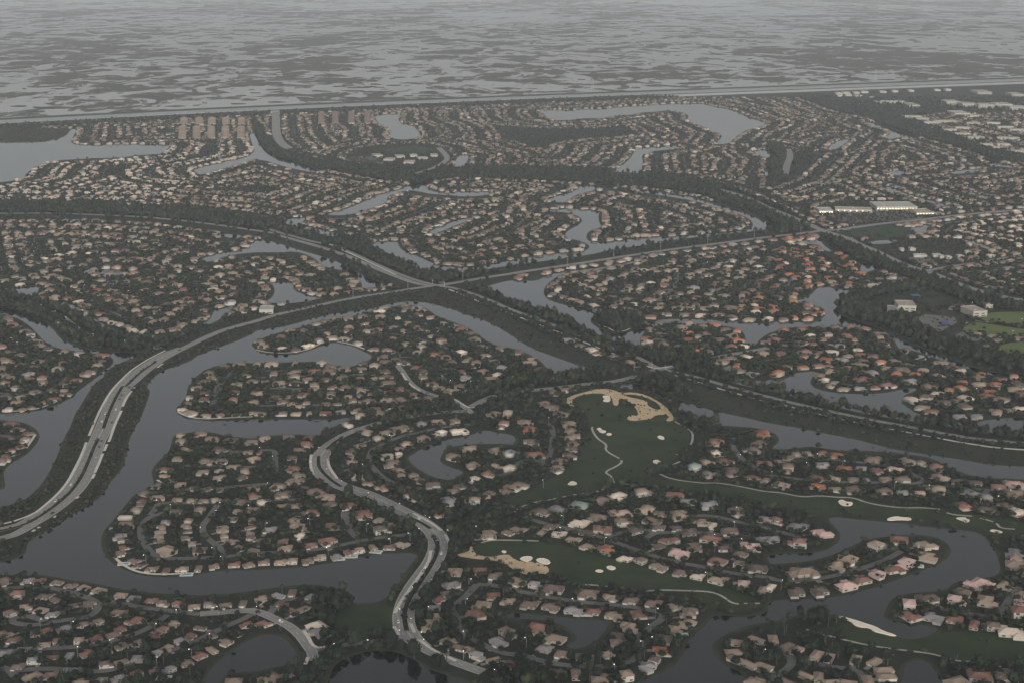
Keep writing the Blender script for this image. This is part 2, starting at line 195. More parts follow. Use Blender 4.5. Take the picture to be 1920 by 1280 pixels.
BUNKERS = [("C2 680,172 705,166 732,172 733,208 690,208 684,196 705,192 690,186", "beside the top green of the ringed fairway"), ("C2 636,415 665,408 675,425 705,430 690,445 660,440 650,425", "above the cart path of the ringed fairway"), ("C2 706,455 728,446 750,455 728,465", "oval, beside the cart path of the ringed fairway"), ("C2 1090,472 1115,468 1140,478 1138,494 1108,490", "in the middle of the ringed fairway"), ("C2 1057,655 1085,648 1116,662 1100,672 1068,672", "mushroom-shaped, at the foot of the ringed fairway"), ("C2 1068,677 1083,675 1100,680 1083,687", "tiny, at the foot of the ringed fairway"), ("C2 420,828 450,806 488,822 470,836 430,834", "on the tail of the ringed fairway"),
 ("C3 532,955 560,948 590,965 630,965 622,988 570,990 540,975", "with a grass tongue on the long narrow fairway"), ("C3 905,1085 970,1073 1000,1080 1065,1082 1060,1100 980,1096 910,1102", "long, on the lagoon edge"), ("C3 1408,1084 1480,1080 1485,1090 1512,1098 1490,1116 1450,1100", "two-lobed, on the long narrow fairway"), ("C3 1665,1180 1690,1170 1755,1185 1745,1195 1700,1190", "thin, near the end of the cart path"),
 ("D2 62,345 100,332 150,335 145,355 110,368 75,358", "beside the sand waste"), ("D2 182,355 225,345 270,358 285,378 255,390 205,375", "larger, beside the sand waste"), ("D2 622,440 655,430 688,442 655,452", "oval, on the fairway behind the sand waste"), ("D2 710,408 745,403 780,418 755,433 720,425", "two-lobed, on the fairway behind the sand waste"), ("D1 1840,292 1862,288 1880,295 1860,307", "small, at the edge of the sand waste"),
 ("D3 528,788 560,786 620,802 690,822 740,840 800,858 850,888 940,915 900,918 830,900 785,890 755,865 700,862 660,850 635,822 580,808", "long white beach on the lagoon shore")]
PATHS = ["C2 600,400 600,425 640,490 715,535 695,570 750,610 835,650 800,690 685,740 750,770 755,825 880,830", "C2 720,850 640,890 480,905 300,945 140,970 50,1010 20,1040", "C2 1220,360 1310,410 1355,440 1355,500 1340,535", "C2 1300,565 1310,585 1230,610", "C2 1260,660 1205,685", "C2 1110,755 1200,795 1440,825 1530,818 1700,845 1900,888 C3 80,890 260,930 380,915 520,930 640,930 750,975 990,1010 1150,1005 1290,1018", "C3 1340,1045 1400,1062 1530,1070", "C3 1590,1085 1690,1112", "C3 1715,1125 1740,1162 1850,1168", "D2 545,545 640,548 800,568", "D2 935,585 1000,595 1100,582 1300,590 1490,595 1580,630 1640,680 1700,690", "D2 1740,685 1860,685", "D1 1690,230 1760,210 1900,210 D2 200,217", "D3 285,880 400,915 560,955 750,1000 1000,1035 1240,1062 1380,1110 1480,1122 1580,1120", "D3 1650,1130 1750,1160", "B3 1540,725 1720,750 1920,785"]
BELTS = ["F 0,383 100,382 210,384 262,394 330,392 400,400 480,412 555,423 620,438 680,452 740,480 800,508 840,520 870,515 830,540 780,545 700,525 620,485 540,460 480,445 300,420 200,414 0,414",
 "F 800,510 870,512 960,498 1107,480 1260,453 1460,430 1520,425 1530,440 1400,453 1250,473 1100,493 1000,508 940,524 905,535 840,545",
 "F 830,530 905,530 980,570 1060,600 1130,640 1200,660 1290,662 1330,680 1420,722 1560,762 1700,790 1920,825 1920,838 1700,804 1560,777 1420,741 1300,704 1240,687 1160,668 1060,630 940,576 860,541",
 "F 470,215 490,240 500,262 530,285 600,303 680,312 760,320 830,316 960,316 1080,320 1180,324 1260,330 1340,345 1400,365 1460,390 1520,420 1540,432 1500,428 1450,413 1400,395 1300,363 1240,355 1120,345 960,338 850,335 780,345 720,340 640,325 560,308 510,290 488,270 478,245",
 "F 1540,430 1570,440 1600,455 1660,480 1700,490 1760,520 1840,545 1920,565 1920,600 1830,575 1760,548 1700,522 1640,505 1600,485 1555,458",
 "A3 230,185 420,195 620,270 820,345 1000,378 1150,435 1400,505 1560,575 1750,635 1920,695 1920,752 1700,682 1450,602 1150,512 930,442 750,372 500,322 350,262 240,222",
 "B3 515,590 580,542 700,515 860,488 1100,445 1300,430 1250,470 900,535 680,585 640,640 800,690 950,690 1080,720 1150,790 1300,855 1500,905 1750,1005 1920,1020 1920,1145 1700,1090 1400,990 1150,920 1000,840 850,760 700,728 550,690 520,640",
 "F 700,792 790,764 880,742 960,717 1040,700 1130,698 1180,705 1150,716 1050,727 960,748 880,768 800,784 720,802",
 "B0 0,520 120,545 300,590 520,660 700,760 900,840 1100,860 1350,830 1500,790 1600,760 1350,870 1200,960 900,950 650,900 480,830 400,760 250,690 0,620",
 "B2 640,690 760,670 900,690 985,720 985,775 860,800 760,800 680,760", "A3 0,560 150,600 200,640 420,640 300,740 200,830 0,900", "A3 0,1060 200,1140 330,1200 60,1240 0,1250", "B3 370,60 520,60 560,120 700,200 830,250 1000,300 1040,360 900,340 800,300 650,200 480,160",
 "C2 900,10 1000,0 1080,40 1240,80 1340,170 1260,180 1120,130 1040,90 930,70", "C2 790,80 900,110 1000,140 1100,150 1200,230 1270,320 1400,370 1560,400 1440,420 1300,370 1210,300 1150,200 1000,130 820,115",
 "D1 520,1040 700,1000 1000,960 1080,960 1250,1060 1350,1130 1500,1180 1400,1190 1250,1140 1100,1060 900,1030 700,1060 560,1150 480,1250 440,1220", "D1 1240,330 1300,300 1280,420 1180,540 1090,660 1030,760 980,700 1080,560 1170,430", "D1 1440,360 1460,420 1350,540 1250,650 1200,760 1180,880 1250,800 1300,650 1420,500",
 "D1 520,640 650,620 720,700 640,760 500,760 420,720", "D2 1430,700 1600,745 1800,760 1900,720 1910,640 1800,650 1700,700 1500,690", "D3 240,740 460,720 470,800 300,860 120,850", "D2 0,1180 300,1230 560,1280 0,1280", "D1 1440,150 1660,120 1640,230 1560,300 1440,330", "C2 880,440 1000,430 1010,560 900,590", "C2 820,700 1080,690 1200,760 1000,800 900,800 830,780", "C2 700,860 880,830 920,860 720,900",
 "C1 400,600 440,560 520,520 620,470 780,420 760,400 560,480 430,540 370,640 380,760 480,850 600,900 600,870 480,800 410,720", "C1 560,600 640,600 650,740 760,830 960,900 1150,960 1330,1060 1460,1170 1460,1090 1330,1000 1000,890 800,790 640,680", "C1 480,850 700,930 900,1000 1060,1090 1200,1190 1180,1230 1000,1110 800,1010 600,930 440,870"]
SCRUB = ["F 0,967 40,945 75,912 93,885 107,855 118,825 133,800 140,780 153,757 175,720 200,700 255,668 300,655 330,640 420,600 480,585 560,568 700,548 780,543 785,562 700,580 600,592 480,622 375,665 300,692 282,725 265,780 240,830 232,875 205,905 190,930 160,950 120,980 50,1020 0,1062",
 "F 780,545 850,548 940,590 1060,645 1160,685 1240,700 1300,720 1420,757 1560,793 1700,820 1920,850 1920,884 1800,870 1640,842 1500,812 1340,762 1240,732 1180,712 1110,692 1040,667 960,642 880,602 790,566", "F 0,242 130,240 132,250 110,262 60,268 0,268",
 "B3 1080,690 1300,640 1480,660 1500,720 1450,790 1500,850 1650,870 1700,920 1500,900 1300,850 1150,790", "B3 640,640 700,570 900,540 1200,500 1420,500 1500,560 1300,620 1100,680 950,690 780,680", "B3 1420,480 1600,540 1920,600 1920,655 1620,660 1480,640", "A3 370,985 1240,985 1240,1130 700,1170 420,1150", "B3 1040,110 1420,110 1500,200 1500,260 1200,300 1050,290 830,170", "A1 680,620 960,560 1380,560 1400,690 1180,770 920,730 680,690"]
COMMERCIAL = ["A3 450,130 1920,100 1920,330 1300,330 1000,378 820,345 620,270 430,200"]
WHITES = ["F 0,299 110,300 300,290 330,272 480,268 480,300 370,330 300,395 262,392 210,384 0,380", "F 1790,410 1920,400 1920,475 1850,470 1780,440"]
ORANGES = ["F 1440,430 1700,470 1700,700 1920,700 1920,800 1440,720", "F 1240,600 1440,560 1440,700 1340,700"]
# houses surveyed one by one: position of the roof and roof colour
#   t tan  b brown  r red-brown  o orange  p pink  w cream  g grey  k dark  n green-grey ; v = narrow villa
HOUSES = """
D0 290,490r 430,500b 540,515b 635,535t 745,560t 805,570r 905,595t 1005,615g 1130,635r 1210,660b 1330,665r 1455,680t 1560,670b 1690,670b 1820,660b 30,500b 200,490g
D0 130,600r 330,605b 410,630b 180,690t 310,705t 70,740b 390,740g 560,670b 660,670b 890,730b 740,800b 1010,790r 630,820b 900,850r 20,890b 95,930r 250,880b 350,870r 490,850g 180,1000g 30,1030g 330,965t 430,945r 590,940t 720,920r 840,890b 385,1060r 515,1050g 650,1035r 790,1020r 910,980b 1050,955b 1150,915r 1220,860r 1300,810t 1500,840k 1430,900r 1345,945g 1250,985t 1180,1030g 1020,1070g 910,1095t 780,1120k 130,1130b 240,1090g
D0 240,1205t 380,1190b 510,1160g 600,1250t 765,1240b 900,1220g 1025,1190r 1160,1160r 1280,1150g 1400,1105b 1500,1050r 1590,1005t 1650,970r 1770,880r 1860,820r 1590,890k 1740,960t 1700,1240b 1640,1270r
D0 955,75t 895,160g 905,190b 920,240r 900,285b 1000,340b 1040,375k 1135,400b 1240,415r 1375,410t 1490,405b 1605,380b 1755,370r 1860,380b 1240,50g 1215,85t 1200,122t 1200,158t 1205,195t 1250,270t 1410,45r 1400,80t 1400,120k 1390,180b 1440,222t 1500,260b 1750,30b 1670,105t 1680,165t 1735,195t 1790,245b 1900,270b 1880,90r 1860,132t 1890,40b 1880,175k
D1 65,370b 175,370t 280,355t 390,350b 500,335t 600,310g 690,280r 780,265t 875,240t 1000,240k 1090,220t 60,190b 200,195r 330,155w 320,95t 560,85r 540,195r 410,225r 215,250t 100,110g 940,35t 1005,72t 930,120k 40,630t 170,600g 270,580b 430,610g 510,630r 440,578b 205,680r 255,722r 350,700b 480,880g 470,830w 60,810r 110,838r 130,1220b
D1 1505,425t 1680,410r 1790,455b 1470,520g 1430,580b 1370,630r 1340,690g 1340,750t 1310,820t 1690,680t 1780,600r 1890,640t 1660,745r 1880,880b 1440,940t 1510,985b 1600,1000t 1650,1050g 1780,1080t 1820,950g 1900,1110r 1750,150t 1890,130b
D2 40,500t 165,525g 310,555k 30,630t 130,670b 290,690b 460,715g 610,720r 765,755t 575,590b 740,615t 800,605t 890,640b 1060,660b 1205,685t 940,745r 1330,730b 885,840t 800,905k 1310,810t 1215,855t 780,970b 1150,930k 720,1035t 1120,1015o 545,1065b 1070,1090k 1035,1145g 210,850r 330,925t 30,890g 240,1000g 385,1035b 180,1150g 330,1180k 660,1230t 850,1210t 480,1190b 20,1110r 1530,1270t
D2 575,235t 690,240r 720,278o 850,325w 970,345b 1100,390b 1270,430b 1390,460w 1540,490t 1740,525p 1880,560t 1550,345r 1720,290b 1790,240p 1255,290p 1370,245b 1140,205r 1220,195r 1490,185r 1630,120b 1510,80w 1420,55t 1230,95k 1050,50b 820,65b 680,110r 500,65w 455,185t 350,145w 220,130t 40,110b 640,20b 1880,180g 1100,235k 1850,400k 1900,30g 1700,370b 290,85k 1100,95k 920,120k 560,140k 1330,130k 1600,250k
D2 1695,955tv 1660,1020tv 1680,1080tv 1780,1115tv 1890,1130tv 1830,930tv
D3 60,45r 220,90g 400,140p 240,220r 40,180g 810,240t 985,185r 1180,230t 1190,315t 600,335t 520,380t 1040,370p 950,410r 820,440p 710,490r 590,535p 200,440b 280,430b 20,540w 220,590k 400,580k 1580,520p 1470,580b 1780,525t 1400,640p 1060,675p 1200,625k 1060,760r 1240,780g 1400,785r 1550,820r 1690,840b 1630,645t 1820,880w 1850,290g 1860,335t 1870,385t 1890,590b 1900,660p 1890,740r
D3 40,930tv 140,980bv 215,1010tv 300,1020tv 365,1050tv 460,1065tv 540,1090tv 660,1080tv 800,1095tv 870,1160tv 890,1210tv 50,1140tv 280,1200tv 380,1210tv 480,1250tv 600,1250tv 750,1240tv 150,1260bv 1390,1255t 1590,1205r 1790,1210b
C0 1590,475t 1725,480r 1385,550t 1760,570b 1550,640b 1660,635b 1745,680t 1240,700r 1235,742t 1290,775t 1355,808t 1520,720t 1650,712t 1645,765t 1460,840b 1560,840b 1670,850b 1900,845t 1060,930r 1050,970b 1180,910t 1330,920t 1440,925t 1530,930b 1610,930t 1690,930b 1800,940b 1020,1010t 1320,1020b 1500,1010b 1780,1010t 1900,1000t 1900,620t 1640,560b 1860,570b
C0 1420,285t 1515,310t 1650,290b 1770,290b 1890,275t 1525,180r 1530,130r 1530,50b 1760,120r 1750,190r 1900,120r 1900,200t 1590,15t 1900,40b 60,265t 155,265b 230,235r 320,200r 400,175r 130,200t 40,160b 120,100b 200,30t 320,60b 260,120b 400,110b 480,110t 500,70t 560,40r 40,60b 140,400r 205,430r 190,480b 150,530r 90,562r 40,600r 30,640b 60,460k
C1 290,15b 80,45b 180,60t 390,30b 650,20b 780,20b 880,20t 980,10r 440,85b 570,85r 665,90b 20,130t 150,165b 250,155b 355,145r 565,145b 690,155t 775,145b 885,130r 990,120r 1090,110r 720,185r 990,60b 290,220t 380,215b 530,210b 610,210b 830,190b 980,180t 1070,180b 30,285t 190,285b 300,285t 400,280t 520,280r 635,270g 750,265b 890,250r 1010,255w 1110,240r 1310,220t 1230,222t 1330,65r 1540,80b
C1 1370,345t 1485,340b 1390,435w 1520,420w 1090,400b 970,430t 1250,470t 910,470t 820,475k 780,520t 1130,510t 1070,548t 720,565k 710,608p 700,655p 720,710t 780,760w 850,800b 960,835r 985,605w 1070,592w 1020,660b 1070,705t 1085,748b 1180,750b 1235,785b 1330,815b 1160,905r 1260,930r 1450,940g 1390,1020r 1640,940t 1480,860b 1540,825k 1640,780w 1750,890b 1870,860b 1740,730r 1890,690w 1770,675t 1625,670t 1480,610t 1600,550t 1800,555t 1900,590g 1780,290t 1890,290t 1860,370r
C1 385,515r 20,570r 25,620r 275,700r 290,790b 30,850t 160,835t 270,630k 450,875t 530,905t 200,890b 200,975t 290,970t 690,970r 810,1040r 430,1020r 320,1030b
C2 240,210b 290,242b 370,290b 105,355t 130,405o 430,370t 445,415t 455,462t 460,508b 460,550b 150,500b 430,600b 350,645b 335,695b 20,590g 20,680w 35,830b 170,595r 1520,500r 1530,580w 1460,650t 1590,640r 1370,690n 1470,740g 1650,720k 1880,440o 1850,510b 1810,560b 1890,655r 1810,760r 1700,715r 1900,780b 970,880t 1215,895r 790,900w 670,930b 340,1000g 510,965n 225,1020k 1000,1000t 810,1035p 640,1060b 1120,1030b 1250,1045t 1480,970g 1320,940g 1700,1020b
C3 210,590b 80,645t 20,660r 170,620b 290,590b 410,585r 520,597o 410,670g 570,695o 700,690g 790,630b 1050,640t 1150,655b 1260,690r 820,710r 950,705p 1280,760t 1010,780b 880,770b 640,770b 375,765r 490,770t 100,820t 370,830o 500,850t 640,850k 740,780g 870,865b 1010,870n 1140,875p 1280,865t 1420,790b 1730,830r 1850,815p 1520,880g 1470,975r 1780,970b 1880,1025w 1870,890t 1640,920g 1640,1000k 1560,800k 60,1080o 30,780b 150,695b
C3 430,40w 470,80t 500,50g 570,100t 690,95g 710,30r 800,90r 890,75r 1070,45g 1270,135w 1360,115o 1440,105o 1490,175w 1640,150r 1190,160b 1080,185w 1160,240t 1230,270r 1410,185b 1480,230b 1440,310g 1570,310g 1720,275t 1810,260t 1900,255w 1590,20t 1740,30r 1750,180b 1870,50r 1900,80b 1910,140r 1330,200k
B2 350,475r 345,500w 380,535b 450,560t 500,580t 610,605w 590,475t 470,410r 600,365r 740,410g 680,480b 830,385t 930,325b 1060,330t 1140,415t 970,450b 1110,500r 860,560b 740,540b 1030,560r 1120,595t 760,620b 850,635t 1170,665b 1295,670b 1415,675p 1550,670b 1650,690b 1780,710t 1270,765t 1430,760b 1110,815b 1100,860b 1140,890t 1260,910g 1600,785b 1650,825t 1560,855b 1420,900r 1360,470g 1340,510t 1510,455r 1510,495g 1560,405b 1600,530t 1850,540o 1850,630o 1640,620b 1520,610b
B3 130,290w 120,205o 310,195r 590,310o 480,350o 160,370o 300,425o 190,515o 70,540k 240,480g 470,425t 610,435o 740,430t 830,405b 290,655b 50,855r 250,880r 340,885r 430,855r 550,860r 640,858r 540,900g 860,880r 840,840t 460,895b 90,955r 280,945r 390,945r 480,950w 690,965r 790,975r 130,1060r 380,1050r 450,1050r 610,1065t 570,1005g 720,1090r 790,1105g 950,1015t 1150,985g 1000,1080b 1160,1080t 1290,1025t 1470,1090w 1280,1125p
B1 60,395t 145,390r 230,395t 390,485r 490,485t 610,480t 190,300t 930,685t 1210,670r 1130,630b 900,810b 1250,795t 1390,870r 1540,960w 1700,905b 1640,860t 1610,815b 1540,775r 660,850t 530,820t 200,920w 60,905t 190,835r 350,785b 780,1075t 890,1055t 440,1090r 550,1090b 880,1135t 980,1120r 1200,1065r 980,945b 1110,1025b 1240,915t 1800,1120w 1840,1065g 1760,1145t
"""
LAMPS = """A0 965,400 1185,397 1330,383 1303,447 1512,514 397,722 1385,735 1425,770 1467,803 1535,838 770,815 600,878 1082,882 1396,882 1625,863 1660,880 1748,887 1707,910 435,925 665,930 1775,625 915,435
A1 565,337 340,450 270,490 380,540 530,612 633,415 637,462 808,403 747,510 755,608 240,818 387,835 395,880 402,915 522,917 293,922 72,918 632,870 635,904 830,880 947,877 660,840 583,980 300,1018 415,1040 1042,640 1165,725 1192,790 1375,565 1090,830 1520,440 1580,483 1863,487 1842,620 1447,973 1693,1016 1870,1152 1706,1192 1195,1108 1143,915
A2 990,362 640,445 318,408 597,582 507,620 270,668 1427,577 1575,233 1845,475 1860,563 1730,668 1540,680 1665,630 1150,722 1147,645 68,1008 105,1100 1110,963 1145,987 1265,1000 812,998 1445,1170 1600,1155 1525,1087
A3 170,273 390,332 680,260 1710,350 1857,358 1377,415 1503,490 245,548 860,633 135,940 183,908 420,935 670,880 1050,863 1493,878 1708,757 415,1095 620,1072 825,1068 637,1043 835,1100 1032,1080 1080,1042 642,1170 1703,1152 1875,1125
B0 195,143 237,160 97,160 260,185 258,207 168,265 743,140 1023,88 1413,147 1483,92 625,460 840,453 945,413 1163,415 1497,397 1597,410 1200,450 955,500 993,545 497,515 303,608 407,652 625,643 503,697 430,738 687,825 755,843 837,860 932,872 1028,885 92,852 127,887 1203,643 353,500
B1 820,757 720,830 1373,802 1747,988 1237,1160 1452,1167 1397,1135 1608,1170 1597,1240 262,400
B2 512,438 1787,208 1505,246 1457,290 1670,292 998,356 1120,535 1160,550 1013,622 978,712 1063,755 1283,803 1410,872 1000,1105 923,1135 1368,643
B3 135,185 307,358 628,108 1525,590 1800,602 1635,670 1895,710 1485,735 1835,800 1732,848
C0 1188,943 1275,983 1455,978 1637,967 1863,978 1605,1025 1503,1153
C1 463,548 548,605 543,708 400,660 633,805 127,620 38,548 73,817 830,893 1068,975 1015,457 803,680 1273,1065 1290,1078 1237,1158 1155,1195 1430,1165 1007,1230 1655,1135 827,1125 402,1085 640,1030 68,1117
C2 277,332 235,800 1703,600 1700,1000
C3 383,597 303,663 563,650 30,738 953,812 1212,835 1725,910 1597,943 1830,875 1578,110
D0 1092,315 1605,260 1670,328 1320,720 1633,708 1910,708 297,803 530,817 1160,838 833,947 577,1013 1567,900 1435,1023 1173,1090 467,1208 247,527
D1 540,255 1265,420 1320,495 1160,563 1060,720 1160,800 1067,887 1228,900 1240,950 183,812 697,888 828,948 570,988 1570,650 1290,697 1597,495 1560,880 1555,1028 1803,1180
D2 367,105 693,190 460,637 1505,163 1728,190 1670,75 1523,232 1467,445 1078,718 1042,837 1068,930 983,960 28,1045 108,942 770,1127 1887,1028 385,17 D3 100,510"""
CARS = [("C0 965,105", 'd'), ("C0 915,158", 'd'), ("C0 900,190", 'd'), ("C0 838,368", 'd'), ("C0 762,505", 'd'), ("C0 715,507", 'd'), ("C0 745,550", 'd'), ("C0 400,1040", 'd'), ("C0 765,360", 'w'), ("C0 790,301", 'w'), ("C0 722,625", 's'), ("C0 535,830", 'w'), ("C0 425,950", 'w'), ("C0 870,268", 'w'), ("B0 1345,945", 'd'), ("B0 970,1225", 'd'), ("D1 1210,45", 'w'), ("D1 1393,300", 'w'), ("D1 1260,430", 'w'), ("D1 1067,812", 'w'), ("D1 1370,215", 's'), ("B2 1010,1108", 'w'), ("B2 960,1135", 's'), ("B1 1010,515", 'd'), ("B1 760,270", 's'), ("D1 180,815", 'w')]

COLS = {'t': ('tan', (.287, .216, .163)), 'b': ('brown', (.191, .141, .113)), 'r': ('red-brown', (.211, .113, .089)), 'o': ('orange', (.344, .140, .077)), 'p': ('pink', (.497, .335, .296)), 'w': ('cream', (.573, .478, .383)), 'g': ('grey', (.239, .224, .224)), 'k': ('dark brown', (.124, .094, .082)), 'n': ('green-grey', (.211, .254, .230))}

# ------------------------------------------------------------------ materials
def mat(name, col, rough=.8, var=0.0, scale=.05, bump=0.0, col2=None, spec=.3, rand=0.0):
    m = bpy.data.materials.new(name)
    m.use_nodes = True
    nt = m.node_tree
    b = nt.nodes['Principled BSDF']
    b.inputs['Roughness'].default_value = rough
    b.inputs['Specular IOR Level'].default_value = spec
    b.inputs['Base Color'].default_value = (*col, 1)
    out = None
    if var or col2:
        geo = nt.nodes.new('ShaderNodeNewGeometry')
        n1 = nt.nodes.new('ShaderNodeTexNoise'); n1.inputs['Scale'].default_value = scale
        n1.inputs['Detail'].default_value = 6; n1.inputs['Roughness'].default_value = .65
        nt.links.new(geo.outputs['Position'], n1.inputs['Vector'])
        mr = nt.nodes.new('ShaderNodeMapRange'); mr.inputs[1].default_value = .32; mr.inputs[2].default_value = .68
        nt.links.new(n1.outputs[0], mr.inputs[0])
        mx = nt.nodes.new('ShaderNodeMix'); mx.data_type = 'RGBA'
        c2 = col2 or tuple(c * (1 + var) for c in col)
        c1 = col if col2 else tuple(c * (1 - var) for c in col)
        mx.inputs[6].default_value = (*c1, 1); mx.inputs[7].default_value = (*c2, 1)
        nt.links.new(mr.outputs[0], mx.inputs[0])
        out = mx.outputs[2]
        if bump:
            bp = nt.nodes.new('ShaderNodeBump'); bp.inputs['Strength'].default_value = bump; bp.inputs['Distance'].default_value = .5
            nt.links.new(n1.outputs[0], bp.inputs['Height']); nt.links.new(bp.outputs[0], b.inputs['Normal'])
    if rand:
        oi = nt.nodes.new('ShaderNodeObjectInfo')
        mr2 = nt.nodes.new('ShaderNodeMapRange'); mr2.inputs[3].default_value = 1 - rand; mr2.inputs[4].default_value = 1 + rand
        nt.links.new(oi.outputs['Random'], mr2.inputs[0])
        hv = nt.nodes.new('ShaderNodeHueSaturation')
        if out: nt.links.new(out, hv.inputs['Color'])
        else: hv.inputs['Color'].default_value = (*col, 1)
        nt.links.new(mr2.outputs[0], hv.inputs['Value'])
        out = hv.outputs[0]
    if out: nt.links.new(out, b.inputs['Base Color'])
    return m
def attr_mat(name, rough=.9, spec=.2, attr='tint', noise=.25, scale=.6):
    """colour stored per piece in a colour attribute, broken up by fine noise"""
    m = bpy.data.materials.new(name); m.use_nodes = True
    nt = m.node_tree; b = nt.nodes['Principled BSDF']
    b.inputs['Roughness'].default_value = rough; b.inputs['Specular IOR Level'].default_value = spec
    a = nt.nodes.new('ShaderNodeAttribute'); a.attribute_name = attr
    geo = nt.nodes.new('ShaderNodeNewGeometry')
    n1 = nt.nodes.new('ShaderNodeTexNoise'); n1.inputs['Scale'].default_value = scale; n1.inputs['Detail'].default_value = 3
    nt.links.new(geo.outputs['Position'], n1.inputs['Vector'])
    mr = nt.nodes.new('ShaderNodeMapRange'); mr.inputs[1].default_value = .3; mr.inputs[2].default_value = .7
    mr.inputs[3].default_value = 1 - noise; mr.inputs[4].default_value = 1 + noise
    nt.links.new(n1.outputs[0], mr.inputs[0])
    hv = nt.nodes.new('ShaderNodeHueSaturation')
    nt.links.new(a.outputs['Color'], hv.inputs['Color']); nt.links.new(mr.outputs[0], hv.inputs['Value'])
    nt.links.new(hv.outputs[0], b.inputs['Base Color'])
    return m
def water_mat(name, base, rough, wave):
    m = bpy.data.materials.new(name); m.use_nodes = True
    nt = m.node_tree; b = nt.nodes['Principled BSDF']
    b.inputs['Base Color'].default_value = (*base, 1); b.inputs['IOR'].default_value = 1.333
    geo = nt.nodes.new('ShaderNodeNewGeometry')
    n0 = nt.nodes.new('ShaderNodeTexNoise'); n0.inputs['Scale'].default_value = .012; n0.inputs['Detail'].default_value = 4
    nt.links.new(geo.outputs['Position'], n0.inputs['Vector'])
    mr = nt.nodes.new('ShaderNodeMapRange'); mr.inputs[1].default_value = .35; mr.inputs[2].default_value = .65
    mr.inputs[3].default_value = rough * .6; mr.inputs[4].default_value = rough * 1.4   # breeze patches
    nt.links.new(n0.outputs[0], mr.inputs[0]); nt.links.new(mr.outputs[0], b.inputs['Roughness'])
    n1 = nt.nodes.new('ShaderNodeTexNoise'); n1.inputs['Scale'].default_value = .35; n1.inputs['Detail'].default_value = 5
    nt.links.new(geo.outputs['Position'], n1.inputs['Vector'])
    bp = nt.nodes.new('ShaderNodeBump'); bp.inputs['Strength'].default_value = wave; bp.inputs['Distance'].default_value = .3
    nt.links.new(n1.outputs[0], bp.inputs['Height']); nt.links.new(bp.outputs[0], b.inputs['Normal'])
    return m
M = dict(
 ground=mat('garden_ground', (.0150, .0195, .0120), .95, 0, .06, .3, (.0315, .0323, .0225)),
 shore=mat('bank_grass', (.0288, .0368, .0152), .95, 0, .08, .2, (.0528, .0528, .0272)),
 scrub_ground=mat('scrub_ground', (.0160, .0225, .0105), .95, 0, .05, .4, (.0360, .0350, .0200)),
 belt_ground=mat('woodland_floor', (.0120, .0158, .0090), .95, 0, .08, .3, (.0210, .0232, .0128)),
 fairway=mat('fairway_turf', (.0150, .0290, .0100), .9, 0, .028, .1, (.0370, .0510, .0180)),
 field=mat('sports_turf', (.095, .135, .036), .9, 0, .03, .1, (.135, .165, .05)),
 asphalt=mat('asphalt', (.255, .245, .23), .85, .12, .08, .1),
 street=mat('street_asphalt', (.150, .145, .138), .85, .15, .06, .1),
 walk=mat('pale_concrete', (.6240, .5880, .5040), .8, .12, .3),
 path=mat('cart_path_concrete', (.4250, .4000, .3500), .8, .15, .2),
 sand=mat('tan_sand', (.5640, .4200, .2640), .95, .18, .12, .3),
 bunker=mat('white_sand', (.7820, .6900, .5750), .95, .08, .2, .2),
 gravel=mat('levee_gravel', (.50, .49, .47), .9, .1, .02),
 leveegrass=mat('levee_grass', (.05, .055, .035), .95, .2, .02),
 wall=mat('painted_stucco', (.37, .345, .30), .85, .1, .4, 0, None, .3, .28),
 glass=mat('dark_window_glass', (.03, .035, .04), .15, 0, 1, 0, None, .6),
 garage=mat('white_garage_door', (.62, .60, .56), .7, .04, .8),
 drive=mat('paved_driveway', (.27, .24, .215), .85, .15, .4),
 trunk=mat('bark', (.09, .075, .06), .95, .2, 1.0),
 metal=mat('grey_metal', (.30, .30, .30), .5, .05, .5),
 whiteroof=mat('white_flat_roof', (.40, .39, .37), .8, .08, .05),
 tanroof=mat('tan_flat_roof', (.36, .31, .25), .85, .1, .05),
 palewall=mat('pale_wall', (.38, .36, .31), .85, .08, .1),
 bluetarp=mat('blue_canopy', (.05, .10, .24), .7, .1, .2),
 tyre=mat('rubber', (.02, .02, .02), .9),
 pool=mat('pool_water', (.16, .40, .44), .1, .05, .5),
 water=water_mat('canal_water', (.0064, .0062, .0076), .05, .07),
 trees=attr_mat('foliage', .85, .25, 'tint', .35, .5),
 rooftiles=attr_mat('mixed_roof_tiles', .85, .2, 'tint', .12, .6),
 crown=mat('tree_foliage', (.0128, .0192, .0112), .85, .35, .6, 0, None, .25, .35),
 frond=mat('palm_frond', (.0176, .0256, .0144), .8, .3, .8, 0, None, .3, .3),
)
for k, (nm, c) in COLS.items():
    M['roof_' + k] = mat(nm.replace('-', '_').replace(' ', '_') + '_roof_tile', c, .85, .14, .7, .25, None, .2, .16)
for k, (nm, c) in {'d': ('dark', (.02, .022, .026)), 'w': ('white', (.75, .75, .74)), 's': ('silver', (.36, .37, .38))}.items():
    M['car_' + k] = mat(nm + '_car_paint', c, .3, .03, 1, 0, None, .6)
def emitter(name, col, s):
    m = bpy.data.materials.new(name); m.use_nodes = True
    b = m.node_tree.nodes['Principled BSDF']
    b.inputs['Base Color'].default_value = (*col, 1)
    b.inputs['Emission Color'].default_value = (*col, 1); b.inputs['Emission Strength'].default_value = s
    m.cycles.emission_sampling = 'NONE'
    return m
M['lamp'] = emitter('lit_lamp_glass', (1, .97, .90), 5.0)
M['warmlamp'] = emitter('warm_shop_light', (1, .78, .42), 3.0)

